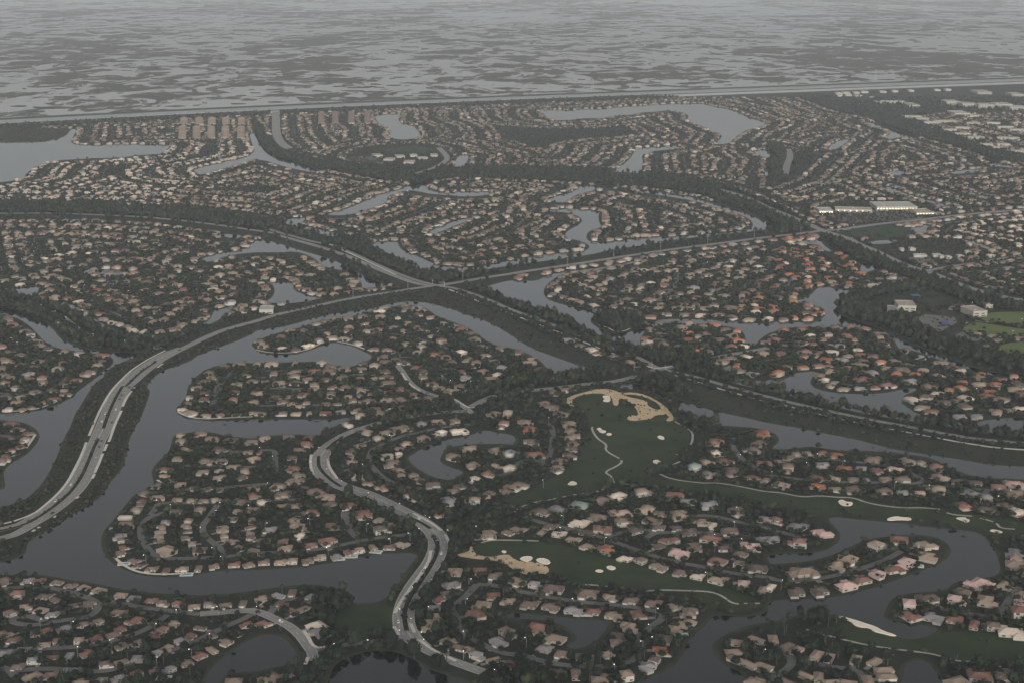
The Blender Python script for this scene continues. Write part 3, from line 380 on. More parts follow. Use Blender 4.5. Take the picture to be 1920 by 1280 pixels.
# marsh: sheets of still water between mats of sawgrass
m = bpy.data.materials.new('marsh'); m.use_nodes = True
nt = m.node_tree; b = nt.nodes['Principled BSDF']
geo = nt.nodes.new('ShaderNodeNewGeometry')
def noise(scale, detail, rough, dist, sx=1.0, sy=1.0):
    mp = nt.nodes.new('ShaderNodeMapping'); mp.inputs['Scale'].default_value = (sx, sy, 1)
    nt.links.new(geo.outputs['Position'], mp.inputs[0])
    n = nt.nodes.new('ShaderNodeTexNoise'); n.inputs['Scale'].default_value = scale; n.inputs['Detail'].default_value = detail
    n.inputs['Roughness'].default_value = rough; n.inputs['Distortion'].default_value = dist
    nt.links.new(mp.outputs[0], n.inputs['Vector']); return n.outputs[0]
def mth(op, a, b2):
    n = nt.nodes.new('ShaderNodeMath'); n.operation = op
    for i, v in ((0, a), (1, b2)):
        if isinstance(v, (int, float)): n.inputs[i].default_value = v
        else: nt.links.new(v, n.inputs[i])
    return n.outputs[0]
fine = noise(.0052, 10, .70, .7, 1.0, .62)
big = noise(.0007, 3, .5, .8, 1.0, .6)
speck = noise(.020, 5, .7, .3, .8, .5)
comb = mth('ADD', mth('ADD', mth('MULTIPLY', fine, .70), mth('MULTIPLY', big, .34)), mth('MULTIPLY', speck, .16))
mr = nt.nodes.new('ShaderNodeMapRange'); mr.inputs[1].default_value = .592; mr.inputs[2].default_value = .622
nt.links.new(comb, mr.inputs[0])
mask = mr.outputs[0]                                     # 1 = sawgrass, 0 = open water
gc = nt.nodes.new('ShaderNodeMix'); gc.data_type = 'RGBA'
gc.inputs[6].default_value = (.080, .076, .062, 1); gc.inputs[7].default_value = (.125, .114, .090, 1)
nt.links.new(noise(.02, 4, .6, 0), gc.inputs[0])
cm = nt.nodes.new('ShaderNodeMix'); cm.data_type = 'RGBA'
cm.inputs[6].default_value = (.21, .195, .165, 1)
nt.links.new(mask, cm.inputs[0]); nt.links.new(gc.outputs[2], cm.inputs[7]); nt.links.new(cm.outputs[2], b.inputs['Base Color'])
rr = nt.nodes.new('ShaderNodeMapRange'); rr.inputs[3].default_value = .04; rr.inputs[4].default_value = .95
nt.links.new(mask, rr.inputs[0]); nt.links.new(rr.outputs[0], b.inputs['Roughness'])
sp = nt.nodes.new('ShaderNodeMapRange'); sp.inputs[3].default_value = .5; sp.inputs[4].default_value = .03
nt.links.new(mask, sp.inputs[0]); nt.links.new(sp.outputs[0], b.inputs['Specular IOR Level'])
M['marsh'] = m

# ------------------------------------------------------------------ object helpers
def tag(o, label=None, cat=None, group=None, kind=None):
    if label: o['label'] = label
    if cat: o['category'] = cat
    if group: o['group'] = group
    if kind: o['kind'] = kind
    return o
def new(name, me, parent=None):
    o = bpy.data.objects.new(name, me); COL.objects.link(o)
    if parent: o.parent = parent
    return o
def empty(name, loc, rz=0.0, s=1.0):
    o = bpy.data.objects.new(name, None); COL.objects.link(o)
    o.location = loc; o.rotation_euler = (0, 0, rz); o.scale = (s, s, s); o.empty_display_size = .5
    return o
def mesh(name, v, f, m, smooth=False):
    me = bpy.data.meshes.new(name); me.from_pydata([tuple(map(float, p)) for p in v], [], [tuple(map(int, q)) for q in f]); me.update()
    if m: me.materials.append(m)
    if smooth: me.shade_smooth()
    return me
def tri_mesh(name, v, f, m, col=None):
    """large triangle mesh straight from arrays, optional colour for every corner point"""
    v = np.asarray(v, np.float32); f = np.asarray(f, np.int32)
    me = bpy.data.meshes.new(name)
    me.vertices.add(len(v)); me.vertices.foreach_set('co', v.ravel())
    me.loops.add(f.size); me.loops.foreach_set('vertex_index', f.ravel())
    me.polygons.add(len(f)); me.polygons.foreach_set('loop_start', np.arange(0, f.size, 3, dtype=np.int32))
    me.polygons.foreach_set('loop_total', np.full(len(f), 3, np.int32))
    me.update(calc_edges=True)
    if col is not None:
        a = me.attributes.new('tint', 'FLOAT_COLOR', 'POINT')
        a.data.foreach_set('color', np.c_[np.asarray(col, np.float32), np.ones(len(v), np.float32)].ravel())
    me.materials.append(m)
    return me
def sheet(name, poly, z, m, label, kind='structure', cat=None, group=None):
    bm = bmesh.new()
    vs_ = [bm.verts.new((x, y, z)) for x, y in poly]
    es = [bm.edges.new((vs_[i], vs_[(i + 1) % len(vs_)])) for i in range(len(vs_))]
    bmesh.ops.triangle_fill(bm, edges=es, use_beauty=True, use_dissolve=False)
    for f in bm.faces:
        if f.normal.z < 0: f.normal_flip()
    ar = sum(f.calc_area() for f in bm.faces); pa = np.asarray(poly); qa = np.roll(pa, -1, 0); sa_ = abs(np.sum(pa[:, 0] * qa[:, 1] - qa[:, 0] * pa[:, 1])) / 2
    if abs(ar - sa_) > .03 * sa_: print('SHEET?', label, round(ar), round(sa_))
    me = bpy.data.meshes.new(name); bm.to_mesh(me); bm.free(); me.materials.append(m)
    return tag(new(name, me), label, cat, group, kind)
def resample(p, step):
    p = np.asarray(p, float)
    d = np.r_[0, np.cumsum(np.hypot(*np.diff(p, axis=0).T))]
    n = max(2, int(d[-1] / step) + 1); t = np.linspace(0, d[-1], n)
    return np.c_[np.interp(t, d, p[:, 0]), np.interp(t, d, p[:, 1])]
def normals(p):
    t = np.gradient(p, axis=0); t /= np.maximum(np.hypot(t[:, 0], t[:, 1]), 1e-6)[:, None]
    return np.c_[-t[:, 1], t[:, 0]]
def ribbon_geo(p, wdt, z, off=0.0, base=0):
    n = normals(p); a = p + n * (off + wdt / 2); c = p + n * (off - wdt / 2)
    v = np.empty((len(p) * 2, 3)); v[0::2, :2] = a; v[1::2, :2] = c; v[:, 2] = z
    f = [(base + 2 * i, base + 2 * i + 1, base + 2 * i + 3, base + 2 * i + 2) for i in range(len(p) - 1)]
    return v.tolist(), f
# ------------------------------------------------------------------ land-use raster (plan view, metres)
X0, Y0, ST = -2400.0, 840.0, 4.0
NX, NY = 1200, 1140
xs = X0 + (np.arange(NX) + .5) * ST
ys = Y0 + (np.arange(NY) + .5) * ST
def fill(poly):
    m_ = np.zeros((NY, NX), bool)
    p = np.asarray(poly); q = np.roll(p, -1, 0)
    for (ax, ay), (bx, by) in zip(p, q):
        if ay == by: continue
        lo, hi = (ay, by) if ay < by else (by, ay)
        i0 = max(0, int(math.ceil((lo - Y0) / ST - .5))); i1 = min(NY - 1, int(math.ceil((hi - Y0) / ST - .5)) - 1)
        for i in range(i0, i1 + 1):
            xc = ax + (ys[i] - ay) * (bx - ax) / (by - ay)
            j = int(math.ceil((xc - X0) / ST - .5))
            if j < NX: m_[i, max(0, j):] ^= True
    return m_
def draw_line(m_, p, wdt):
    p = resample(p, 2.5); r = int(math.ceil(wdt / 2 / ST))
    for x, y in p:
        j, i = int((x - X0) / ST), int((y - Y0) / ST)
        if 0 <= i < NY and 0 <= j < NX:
            m_[max(0, i - r + 1):i + r, max(0, j - r + 1):j + r] = True
def dist(mask):
    """jump flooding: distance in metres to the nearest True cell"""
    bi = np.full((NY, NX), -1, np.int32); ii, jj = np.indices((NY, NX), dtype=np.int32)
    si = np.where(mask, ii, -99999).astype(np.int32); sj = np.where(mask, jj, -99999).astype(np.int32)
    k = 512
    bd = (si - ii).astype(np.float32) ** 2 + (sj - jj).astype(np.float32) ** 2
    while k >= 1:
        for di in (-k, 0, k):
            for dj in (-k, 0, k):
                if di == dj == 0: continue
                a = slice(max(0, di), NY + min(0, di)); b_ = slice(max(0, dj), NX + min(0, dj))
                c = slice(max(0, -di), NY + min(0, -di)); d_ = slice(max(0, -dj), NX + min(0, -dj))
                ti, tj = si[c, d_], sj[c, d_]
                nd = (ti - ii[a, b_]).astype(np.float32) ** 2 + (tj - jj[a, b_]).astype(np.float32) ** 2
                up = nd < bd[a, b_]
                bd[a, b_] = np.where(up, nd, bd[a, b_])
                si[a, b_] = np.where(up, ti, si[a, b_]); sj[a, b_] = np.where(up, tj, sj[a, b_])
        k //= 2
    return np.sqrt(bd) * ST
def at(field, x, y):
    j = np.clip(((np.asarray(x) - X0) / ST).astype(int), 0, NX - 1); i = np.clip(((np.asarray(y) - Y0) / ST).astype(int), 0, NY - 1)
    return field[i, j]

water_polys = {k: chaikin(pts(s), 2) for k, (_, _, s) in WATER.items()}
W_ = np.zeros((NY, NX), bool)
for p in water_polys.values(): W_ |= fill(p)
road_lines = [(n, l, wd, chaikin(pts(s), 2, False), k) for n, l, wd, s, k in ROADS]
street_lines = [chaikin(pts(s), 2, False) for s in STREETS]
ROADM = np.zeros((NY, NX), bool); STRM = np.zeros((NY, NX), bool)
OPENR = np.zeros((NY, NX), bool)
for q_, (_, _, wd, p, _) in enumerate(road_lines):
    draw_line(ROADM, p, wd + 5)
    if q_ not in (4, 8, 9, 14): draw_line(OPENR, p[len(p) // 5:] if q_ == 10 else p, wd)
for p in street_lines: draw_line(STRM, p, 6)
GOLF = np.zeros((NY, NX), bool)
fair_polys = [(n, l, chaikin(pts(s), 2)) for n, l, s in FAIRWAYS]
for _, _, p in fair_polys: GOLF |= fill(p)
SANDM = np.zeros((NY, NX), bool)
sand_polys = [(n, l, chaikin(pts(s), 1)) for n, l, s in SAND]
for _, _, p in sand_polys: SANDM |= fill(p)
bunk_polys = [(l, np.mean(q, 0) + (q - np.mean(q, 0)) * 1.12) for l, q in ((l, chaikin(pts(s), 1)) for s, l in BUNKERS)]
for _, p in bunk_polys: SANDM |= fill(p)
BELT = np.zeros((NY, NX), bool); SCR = np.zeros((NY, NX), bool); COMM = np.zeros((NY, NX), bool)
for s in BELTS: BELT |= fill(pts(s))
for s in SCRUB: SCR |= fill(chaikin(pts(s), 1))
for s in COMMERCIAL: COMM |= fill(pts(s))
WHITEM = np.zeros((NY, NX), bool); ORM = np.zeros((NY, NX), bool)
for s in WHITES: WHITEM |= fill(pts(s))
for s in ORANGES: ORM |= fill(pts(s))

# the levee: a straight line of bank, canal and road, carried on far beyond the frame
LV = np.array([g(*q) for q in ((-100, 234), (0, 229), (480, 204.5), (960, 184.5), (1440, 167), (1920, 150), (2020, 146.5))])
ld0 = (LV[0] - LV[2]) / np.hypot(*(LV[0] - LV[2])); ld1 = (LV[-1] - LV[-3]) / np.hypot(*(LV[-1] - LV[-3]))
LV = np.vstack([LV[0] + ld0 * 14000, LV, LV[-1] + ld1 * 14000])
LVS = np.vstack([LV[:1], chaikin(LV[1:-1], 2, False), LV[-1:]])
LN = normals(LVS)                                       # points away from the camera
def loff(o): return LVS + LN * o
BELT |= fill(np.vstack([loff(-215), loff(-160)[::-1]]))
LAND = fill(np.vstack([loff(-215), [[20000, 0], [-20000, 0]]]))
PX, PY = np.broadcast_arrays(*proj(xs[None, :], ys[:, None]))
INVIEW = (PX > -130) & (PX < 2050) & (PY < 1400)
RES = LAND & ~W_ & ~ROADM & ~GOLF & ~SANDM & ~BELT & ~SCR & ~COMM & INVIEW
dW = dist(W_); dR = dist(~RES); dS = dist(STRM | ROADM); dG = dist(GOLF)

# ------------------------------------------------------------------ ground, marsh, levee, water
back = [[LVS[-1][0], -15000], [LVS[0][0], -15000]]
sheet('ground', np.vstack([loff(-214), back]), 0.0, M['ground'], 'dark garden soil and lawns under the whole suburb')
v = [(-70000, -20000, -.6), (70000, -20000, -.6), (70000, 70000, -.6), (-70000, 70000, -.6)]
tag(new('marsh', mesh('marsh', v, [(0, 1, 2, 3)], M['marsh'])), 'flooded sawgrass marsh stretching away beyond the levee', kind='structure')
def strip(name, o1, o2, z1, z2, m_, label):
    a, c = loff(o1), loff(o2); n = len(a)
    v = [(*q, z1) for q in a] + [(*q, z2) for q in c]
    tag(new(name, mesh(name, v, [(i, i + 1, n + i + 1, n + i) for i in range(n - 1)], m_)), label, kind='structure')
strip('levee_road', -168, -86, .3, .3, M['gravel'], 'pale gravel road running straight along the foot of the levee')
strip('bank', -214, -168, .02, .30, M['leveegrass'], 'grassy verge below the levee road')
strip('bank', -86, -70, .3, 2.2, M['leveegrass'], 'grass slope of the levee facing the suburb')
strip('bank', -70, -54, 2.2, 2.2, M['gravel'], 'worn track on top of the levee')
strip('bank', -54, -36, 2.2, -.1, M['leveegrass'], 'grass slope of the levee falling to its canal')
strip('canal', -38, 58, -.05, -.05, M['water'], 'pale straight canal running all along the levee')
strip('bank', 58, 88, -.1, 2.6, M['leveegrass'], 'overgrown bank between the levee canal and the marsh')
strip('bank', 88, 128, 2.6, -.65, M['leveegrass'], 'marsh side slope of the overgrown bank')
for i, (k, (nm, lab, _)) in enumerate(WATER.items()):
    sheet(nm, water_polys[k], .10 + .005 * i, M['water'], lab)
def band(name, field, lo, hi, z, m_, label, cells=None, kind='structure'):
    """smooth-edged strip of land where lo <= field <= hi (cells of the plan clipped to the two contours)"""
    f = field
    c00, c10, c01, c11 = f[:-1, :-1], f[:-1, 1:], f[1:, :-1], f[1:, 1:]
    mn = np.minimum.reduce([c00, c10, c01, c11]); mx = np.maximum.reduce([c00, c10, c01, c11])
    ok = (mx > lo) & (mn < hi)
    if cells is not None: ok &= cells[:-1, :-1]
    V, T = [], []
    for i, j in zip(*np.nonzero(ok)):
        poly = [(xs[j], ys[i], f[i, j]), (xs[j + 1], ys[i], f[i, j + 1]), (xs[j + 1], ys[i + 1], f[i + 1, j + 1]), (xs[j], ys[i + 1], f[i + 1, j])]
        for lim, sg in ((lo, 1), (hi, -1)):
            out = []
            for a, c in zip(poly, poly[1:] + poly[:1]):
                ia, ic = (a[2] - lim) * sg >= 0, (c[2] - lim) * sg >= 0
                if ia: out.append(a)
                if ia != ic:
                    t = (lim - a[2]) / (c[2] - a[2]); out.append((a[0] + t * (c[0] - a[0]), a[1] + t * (c[1] - a[1]), lim))
            poly = out
            if len(poly) < 3: break
        if len(poly) < 3: continue
        b0 = len(V); V += [(q[0], q[1], z) for q in poly]
        T += [(b0, b0 + q, b0 + q + 1) for q in range(1, len(poly) - 1)]
    if V: return tag(new(name, tri_mesh(name, V, T, m_)), label, kind=kind)
band('shore', dW - dist(~W_) , -6, 5.0, .05, M['shore'], 'olive grass edging the lakes and canals', INVIEW & LAND)
band('scrub_ground', np.where(SCR & ~BELT, 1.0, 0.0), .5, 2, .03, M['scrub_ground'], 'brown-green scrubby bank and rough ground', INVIEW)
band('woodland_floor', np.where(BELT & LAND, 1.0, 0.0), .5, 2, .02, M['belt_ground'], 'dark ground under the tree belts', INVIEW & (ys[:, None] < 3000))
for i, (n, l, p) in enumerate(fair_polys):
    sheet(n, p, .20 + .004 * i, M['field' if n == 'field' and i in (5, 6, 7) else 'fairway'], l)
for i, (n, l, p) in enumerate(sand_polys): sheet(n, p, .30 + .01 * i, M['sand'], l)
for s in TURF_IN_SAND: sheet('fairway', chaikin(pts(s), 2), .34, M['fairway'], 'tongue of turf lying inside the broad tan sand waste')
for i, (l, p) in enumerate(bunk_polys):
    me = sheet('bunker', p, .36 + .004 * i, M['bunker'], 'white sand bunker ' + l, None, 'bunker', 'golf bunkers')
    c = np.mean(p, 0)                                    # dished floor: a raised sand lip round a sunken middle
    n = len(p); v = [(*q, .36 + .004 * i) for q in (c + (p - c) * .97)] + [(*q, .62) for q in p] + [(*q, .21) for q in (c + (p - c) * 1.05)]
    f = [(a, (a + 1) % n, n + (a + 1) % n, n + a) for a in range(n)] + [(n + a, n + (a + 1) % n, 2 * n + (a + 1) % n, 2 * n + a) for a in range(n)]
    new('lip', mesh('lip', v, f, M['bunker']), me)

# ------------------------------------------------------------------ roads, streets, walks
for i, (n, l, wd, p, k) in enumerate(road_lines):
    p = resample(p, 8); v, f = ribbon_geo(p, wd, .45 + .006 * i)
    o = tag(new(n, mesh(n, v, f, M['asphalt'])), l, kind='structure')
    v, f = [], []
    for s_ in (-1, 1):
        a, b_ = ribbon_geo(p, .35, .47 + .006 * i, s_ * (wd / 2 - .5), len(v)); v += a; f += b_
        a, b_ = ribbon_geo(p, .45, .60 + .006 * i, s_ * (wd / 2 + .15), len(v)); v += a; f += b_
    new('kerb', mesh('kerb', v, f, M['path']), o)
    q = resample(p, 4.5); v, f = [], []
    for j in range(0, len(q) - 2, 3):
        a, b_ = ribbon_geo(q[j:j + 2], .3, .475 + .006 * i, 0, len(v)); v += a; f += b_
    new('lane_marking', mesh('lane_marking', v, f, M['walk']), o)
MEDIANS = ["C0 0,1245 150,1160 330,1055 500,925 600,800 660,670 710,540 735,500", "C0 775,415 800,340 840,240 880,160 930,80 B0 930,1235 1040,1120 1170,1035", "D1 1340,195 1365,250 1358,310 1320,390 1250,500 1180,600 1125,700 1110,790 1130,890", "C1 470,620 468,690 490,730 560,800 640,850", "C1 650,475 580,525 530,570", "C1 1160,1085 1240,1120 1310,1165"]
med_lines = [resample(chaikin(pts(s), 2, False), 5) for s in MEDIANS]
for i, p in enumerate(med_lines):
    v, f = ribbon_geo(p, 4.2, .66 + .004 * i)
    o = tag(new('median', mesh('median', v, f, M['belt_ground'])), 'planted grass median dividing the carriageways', kind='structure')
    v, f = [], []
    for s_ in (-1, 1):
        a, b_ = ribbon_geo(p, .4, .70 + .004 * i, s_ * 2.2, len(v)); v += a; f += b_
    new('kerb', mesh('kerb', v, f, M['path']), o)
for i, p in enumerate(street_lines):
    v, f = ribbon_geo(resample(p, 6), 6.4, .25 + .004 * i)
    tag(new('street', mesh('street', v, f, M['street'])), 'narrow residential street winding between the houses', kind='structure')
for i, s in enumerate(SIDEWALKS):
    v, f = ribbon_geo(resample(chaikin(pts(s), 2, False), 5), 3.8 if len(s) > 120 else 2.8, .70 + .004 * i)
    tag(new('footpath', mesh('footpath', v, f, M['walk'])), 'pale concrete footpath running beside road or shore', kind='structure')
for i, s in enumerate(PATHS):
    v, f = ribbon_geo(resample(chaikin(pts(s), 2, False), 4), 2.4, .50 + .004 * i)
    tag(new('path', mesh('path', v, f, M['path'])), 'pale winding cart path across the golf course', kind='structure')

# ------------------------------------------------------------------ places used in the labels
PLACES = [(300, 980, "on the big river peninsula"), (520, 960, "on the big river peninsula"), (400, 860, "on the big river peninsula"), (240, 1180, "between the river and the side street pond"), (60, 1200, "around the small round street island"), (420, 1180, "between the river and the side street pond"),
 (560, 1130, "on the tip beside the rough lawn"), (650, 1200, "around the rough lawn"), (800, 1150, "along the lower winding avenue"), (860, 1000, "along the middle of the winding avenue"), (640, 860, "along the upper winding avenue"),
 (800, 840, "around the C-shaped pond"), (930, 880, "around the C-shaped pond"), (1060, 820, "along the rim of the ringed fairway"), (1180, 830, "on the ringed fairway"), (480, 720, "on the crescent behind the river inlet"), (620, 730, "on the crescent behind the river inlet"), (760, 640, "on the hump of land inside the river bend"), (900, 680, "on the hump of land inside the river bend"),
 (1130, 960, "between the ringed fairway and the sand waste"), (1300, 1000, "between the ringed fairway and the sand waste"), (1380, 1070, "above the fairway behind the sand waste"), (980, 1130, "around the pond below the sand waste"), (1100, 1180, "around the pond below the sand waste"), (1250, 1160, "on the loop street by the lagoon mouth"),
 (1500, 1010, "on the lobe above the golf lagoon"), (1640, 1050, "on the pink-roofed golf peninsula"), (1820, 1130, "facing the white lagoon beach"), (1580, 1230, "in the tight villa rows"), (1480, 1230, "in the tight villa rows"), (1850, 1250, "beyond the villa fairway"), (1650, 960, "on the long narrow fairway"),
 (1380, 860, "between the ringed fairway and the canal"), (1500, 880, "in the rows along the straight canal"), (1700, 890, "in the rows along the straight canal"), (1880, 920, "at the end of the long narrow fairway"),
 (1580, 720, "on the orange-roofed lake shore"), (1780, 750, "on the orange-roofed lake shore"), (1480, 640, "above the orange-roofed lake shore"), (1250, 480, "on the round lake peninsula"), (1100, 530, "on the round lake peninsula"), (1300, 630, "on the low tip below the lake peninsula"), (60, 740, "on the bank above the dark canal"), (40, 840, "on the small red-roofed peninsula"), (150, 680, "on the bank above the dark canal"),
 (170, 850, "beside the divided river road"), (250, 720, "beside the divided river road"), (420, 610, "beside the divided river road"), (700, 500, "along the tree-lined boulevard"), (300, 400, "along the tree-lined boulevard"), (150, 640, "along the avenue above the dark canal"), (250, 500, "among the tan house rows"), (100, 470, "among the tan house rows"), (400, 560, "inside the curved canal"), (600, 500, "west of the big crossing"), (830, 535, "at the big crossing"), (1220, 690, "at the second crossing"), (1000, 610, "in the long tree belt"), (1500, 770, "in the long tree belt"),
 (950, 450, "on the wooded island"), (1250, 400, "on the wooded island"), (700, 400, "across the slanting canal"), (150, 340, "among the crescent rows of pale houses"), (400, 290, "among the crescent rows of pale houses"), (250, 240, "along the pale lake by the levee"), (500, 330, "behind the bent canal"), (600, 230, "near the notched lake"), (750, 290, "by the school in the belt"), (900, 260, "behind the notched lake"), (1100, 260, "below the long levee lake"), (1300, 300, "by the crooked lake"), (1500, 260, "near the diagonal tree line"), (1600, 340, "behind the shopping centre"), (1620, 395, "in the shopping centre car park"), (1560, 430, "at the park road crossing"), (1750, 210, "in the commercial quarter"), (1800, 300, "in the commercial quarter"), (1850, 440, "in the white-roofed village"), (1700, 470, "by the school huts"), (1870, 620, "at the sports fields"), (1700, 570, "by the school grounds"), (1480, 480, "on the orange-roofed point"), (1580, 440, "by the open field")]
PLW = np.array([g(a, b_) for a, b_, _ in PLACES])
def place(x, y):
    return PLACES[int(np.argmin((PLW[:, 0] - x) ** 2 + (PLW[:, 1] - y) ** 2))][2]

# ------------------------------------------------------------------ houses
ARCH = [('hip-roofed', [(0, 0, 18, 12, 3.3), (-5, -7.4, 7.4, 7, 3.0)], -5, -10.9),
        ('L-shaped', [(0, 0, 16.5, 11, 3.4), (4.2, 5.2, 9, 11.2, 3.1), (-4.8, -6.4, 6.8, 6, 2.9)], -4.8, -9.4),
        ('two-storey', [(0, 0, 13.4, 12, 6.1), (8.6, -1.2, 8.2, 9.2, 3.2)], 8.6, -5.8),
        ('T-shaped', [(0, 0, 21, 10.4, 3.5), (3, -5, 9.2, 9, 3.2), (-6, 5, 8.2, 9, 3.05)], 3, -9.5),
        ('narrow', [(0, 0, 9.6, 19, 3.3)], 0, -9.5),
        ('large cross-roofed', [(0, 0, 22, 13.6, 3.8), (6.2, -8, 8.4, 8, 3.3), (-6, 7, 9.4, 8.2, 3.4)], 6.2, -12.0)]
def boxgeo(cx, cy, wd, dp, z0, z1, V, Fc, bottom=False):
    b0 = len(V)
    for z in (z0, z1):
        V += [(cx - wd / 2, cy - dp / 2, z), (cx + wd / 2, cy - dp / 2, z), (cx + wd / 2, cy + dp / 2, z), (cx - wd / 2, cy + dp / 2, z)]
    Fc += [(b0, b0 + 1, b0 + 5, b0 + 4), (b0 + 1, b0 + 2, b0 + 6, b0 + 5), (b0 + 2, b0 + 3, b0 + 7, b0 + 6), (b0 + 3, b0, b0 + 4, b0 + 7), (b0 + 4, b0 + 5, b0 + 6, b0 + 7)]
    if bottom: Fc.append((b0 + 3, b0 + 2, b0 + 1, b0))
def hipgeo(cx, cy, wd, dp, h, V, Fc, over=.75, k=.20):
    W2, D2 = wd / 2 + over, dp / 2 + over
    rise = k * 2 * min(W2, D2); e = .28
    b0 = len(V)
    for z in (h - .05, h + e):
        V += [(cx - W2, cy - D2, z), (cx + W2, cy - D2, z), (cx + W2, cy + D2, z), (cx - W2, cy + D2, z)]
    if W2 >= D2: r = max(.4, W2 - D2); V += [(cx - r, cy, h + e + rise), (cx + r, cy, h + e + rise)]
    else: r = max(.4, D2 - W2); V += [(cx, cy - r, h + e + rise), (cx, cy + r, h + e + rise)]
    Fc += [(b0 + i, b0 + (i + 1) % 4, b0 + 4 + (i + 1) % 4, b0 + 4 + i) for i in range(4)] + [(b0 + 3, b0 + 2, b0 + 1, b0)]
    a = b0 + 4
    if W2 >= D2: Fc += [(a, a + 1, a + 5, a + 4), (a + 1, a + 2, a + 5), (a + 2, a + 3, a + 4, a + 5), (a + 3, a, a + 4)]
    else: Fc += [(a, a + 1, a + 4), (a + 1, a + 2, a + 5, a + 4), (a + 2, a + 3, a + 5), (a + 3, a, a + 4, a + 5)]
HM = []
for nm, blocks, gx, gy in ARCH:
    wv, wf, rv, rf = [], [], [], []
    for j, (cx, cy, wd, dp, h) in enumerate(blocks):
        boxgeo(cx, cy, wd, dp, 0, h, wv, wf); hipgeo(cx, cy, wd, dp, h, rv, rf, .75 - .06 * j)
    cx, cy, wd, dp, h = blocks[0]
    gv, gf = [], []; boxgeo(gx, gy, 5.0, .16, .02, 2.3, gv, gf)
    dv, df = [], []; boxgeo(cx + (-4 if gx > 0 else 4) if nm != 'narrow' else 3.6, cy - dp / 2, 1.3, .2, .02, 2.4, dv, df)
    wins = []
    for x_, y_, z_, ax in ([(cx - wd * .28, cy + dp / 2, 1.0, 0), (cx + wd * .3, cy + dp / 2, 1.0, 0), (cx - wd / 2, cy + dp * .1, 1.0, 1)] + ([(cx - wd * .25, cy - dp / 2, 4.0, 0), (cx + wd * .25, cy + dp / 2, 4.0, 0)] if h > 5 else [])):
        v_, f_ = [], []; boxgeo(x_, y_, 3.2 if ax == 0 else .2, .2 if ax == 0 else 3.0, z_, z_ + 1.5, v_, f_, True); wins.append(mesh('window', v_, f_, M['glass']))
    pv, pf = [], []; boxgeo(gx, gy - 4.6, 5.6, 9, .02, .16, pv, pf)
    HM.append(dict(wall=mesh('wall', wv, wf, M['wall']), garage=mesh('garage_door', gv, gf, M['garage']), door=mesh('door', dv, df, M['trunk']), wins=wins, drive=mesh('driveway', pv, pf, M['drive']),
                   roof={c: mesh('roof', rv, rf, M['roof_' + c]) for c in COLS}, wg=(wv, wf), rg=(rv, rf)))
def trigeo(v, f):
    T = []
    for q in f: T += [(q[0], q[i], q[i + 1]) for i in range(1, len(q) - 1)]
    return np.array(v, np.float32), np.array(T, np.int32)
MG = [(trigeo(*h['wg']), trigeo(*h['rg'])) for h in HM]

houses = []                                              # x, y, angle, colour, archetype, scale
def grad(f, x, y):
    return np.array([at(f, x + 8, y) - at(f, x - 8, y), at(f, x, y + 8) - at(f, x, y - 8)], float)
dWs = dW - dist(~W_)
raw = []
for line in HOUSES.strip().splitlines():
    tile, *rest = line.split()
    for t in rest:
        a, b_ = t.split(','); code = b_.lstrip('0123456789'); b_ = b_[:len(b_) - len(code)]
        px, py = TX[tile[1]] + float(a) / 4, TY[tile[0]] + float(b_) / 4
        x, y = g(px, py, 4.2)
        for _ in range(12):                              # nothing stands in the water: step up onto the bank
            if at(dWs, x, y) > 9: break
            gv = grad(dWs, x, y); gv /= max(1e-6, np.hypot(*gv)); x, y = x + gv[0] * 2.5, y + gv[1] * 2.5
        if all((x - q[0]) ** 2 + (y - q[1]) ** 2 > 81 for q in raw): raw.append((x, y, code[0], len(code) > 1, {'D0': .66, 'C0': .66, 'D1': .72, 'D2': .82, 'D3': .84, 'C1': .76, 'C2': .82, 'C3': .80}.get(tile, .76)))
RA = np.array([(q[0], q[1]) for q in raw])
for x, y, c, villa, zs in raw:
    d2 = (RA[:, 0] - x) ** 2 + (RA[:, 1] - y) ** 2; d2[d2 < 1] = 1e9
    near = np.sort(np.sqrt(d2))[:2]
    if at(dS, x, y) < 55:
        fv = -grad(dS, x, y)
    else:
        q = RA[int(np.argmin(d2))]; fv = np.array([-(q[1] - y), q[0] - x])
        if at(dW, x, y) < 60 and np.dot(fv, grad(dW, x, y)) < 0: fv = -fv
    ang = math.atan2(fv[1], fv[0]) + math.pi / 2 + random.uniform(-.08, .08)
    room = min(near.mean(), 26)
    arch = 4 if villa else random.choice([0, 0, 1, 1, 2, 3, 5] if room > 17 else [0, 1, 2, 4])
    houses.append((x, y, ang, c, arch, np.clip(room / 21, .80, 1.12) * (zs * .95 if not villa else .85) * random.uniform(.92, 1.08)))
n_survey = len(houses)
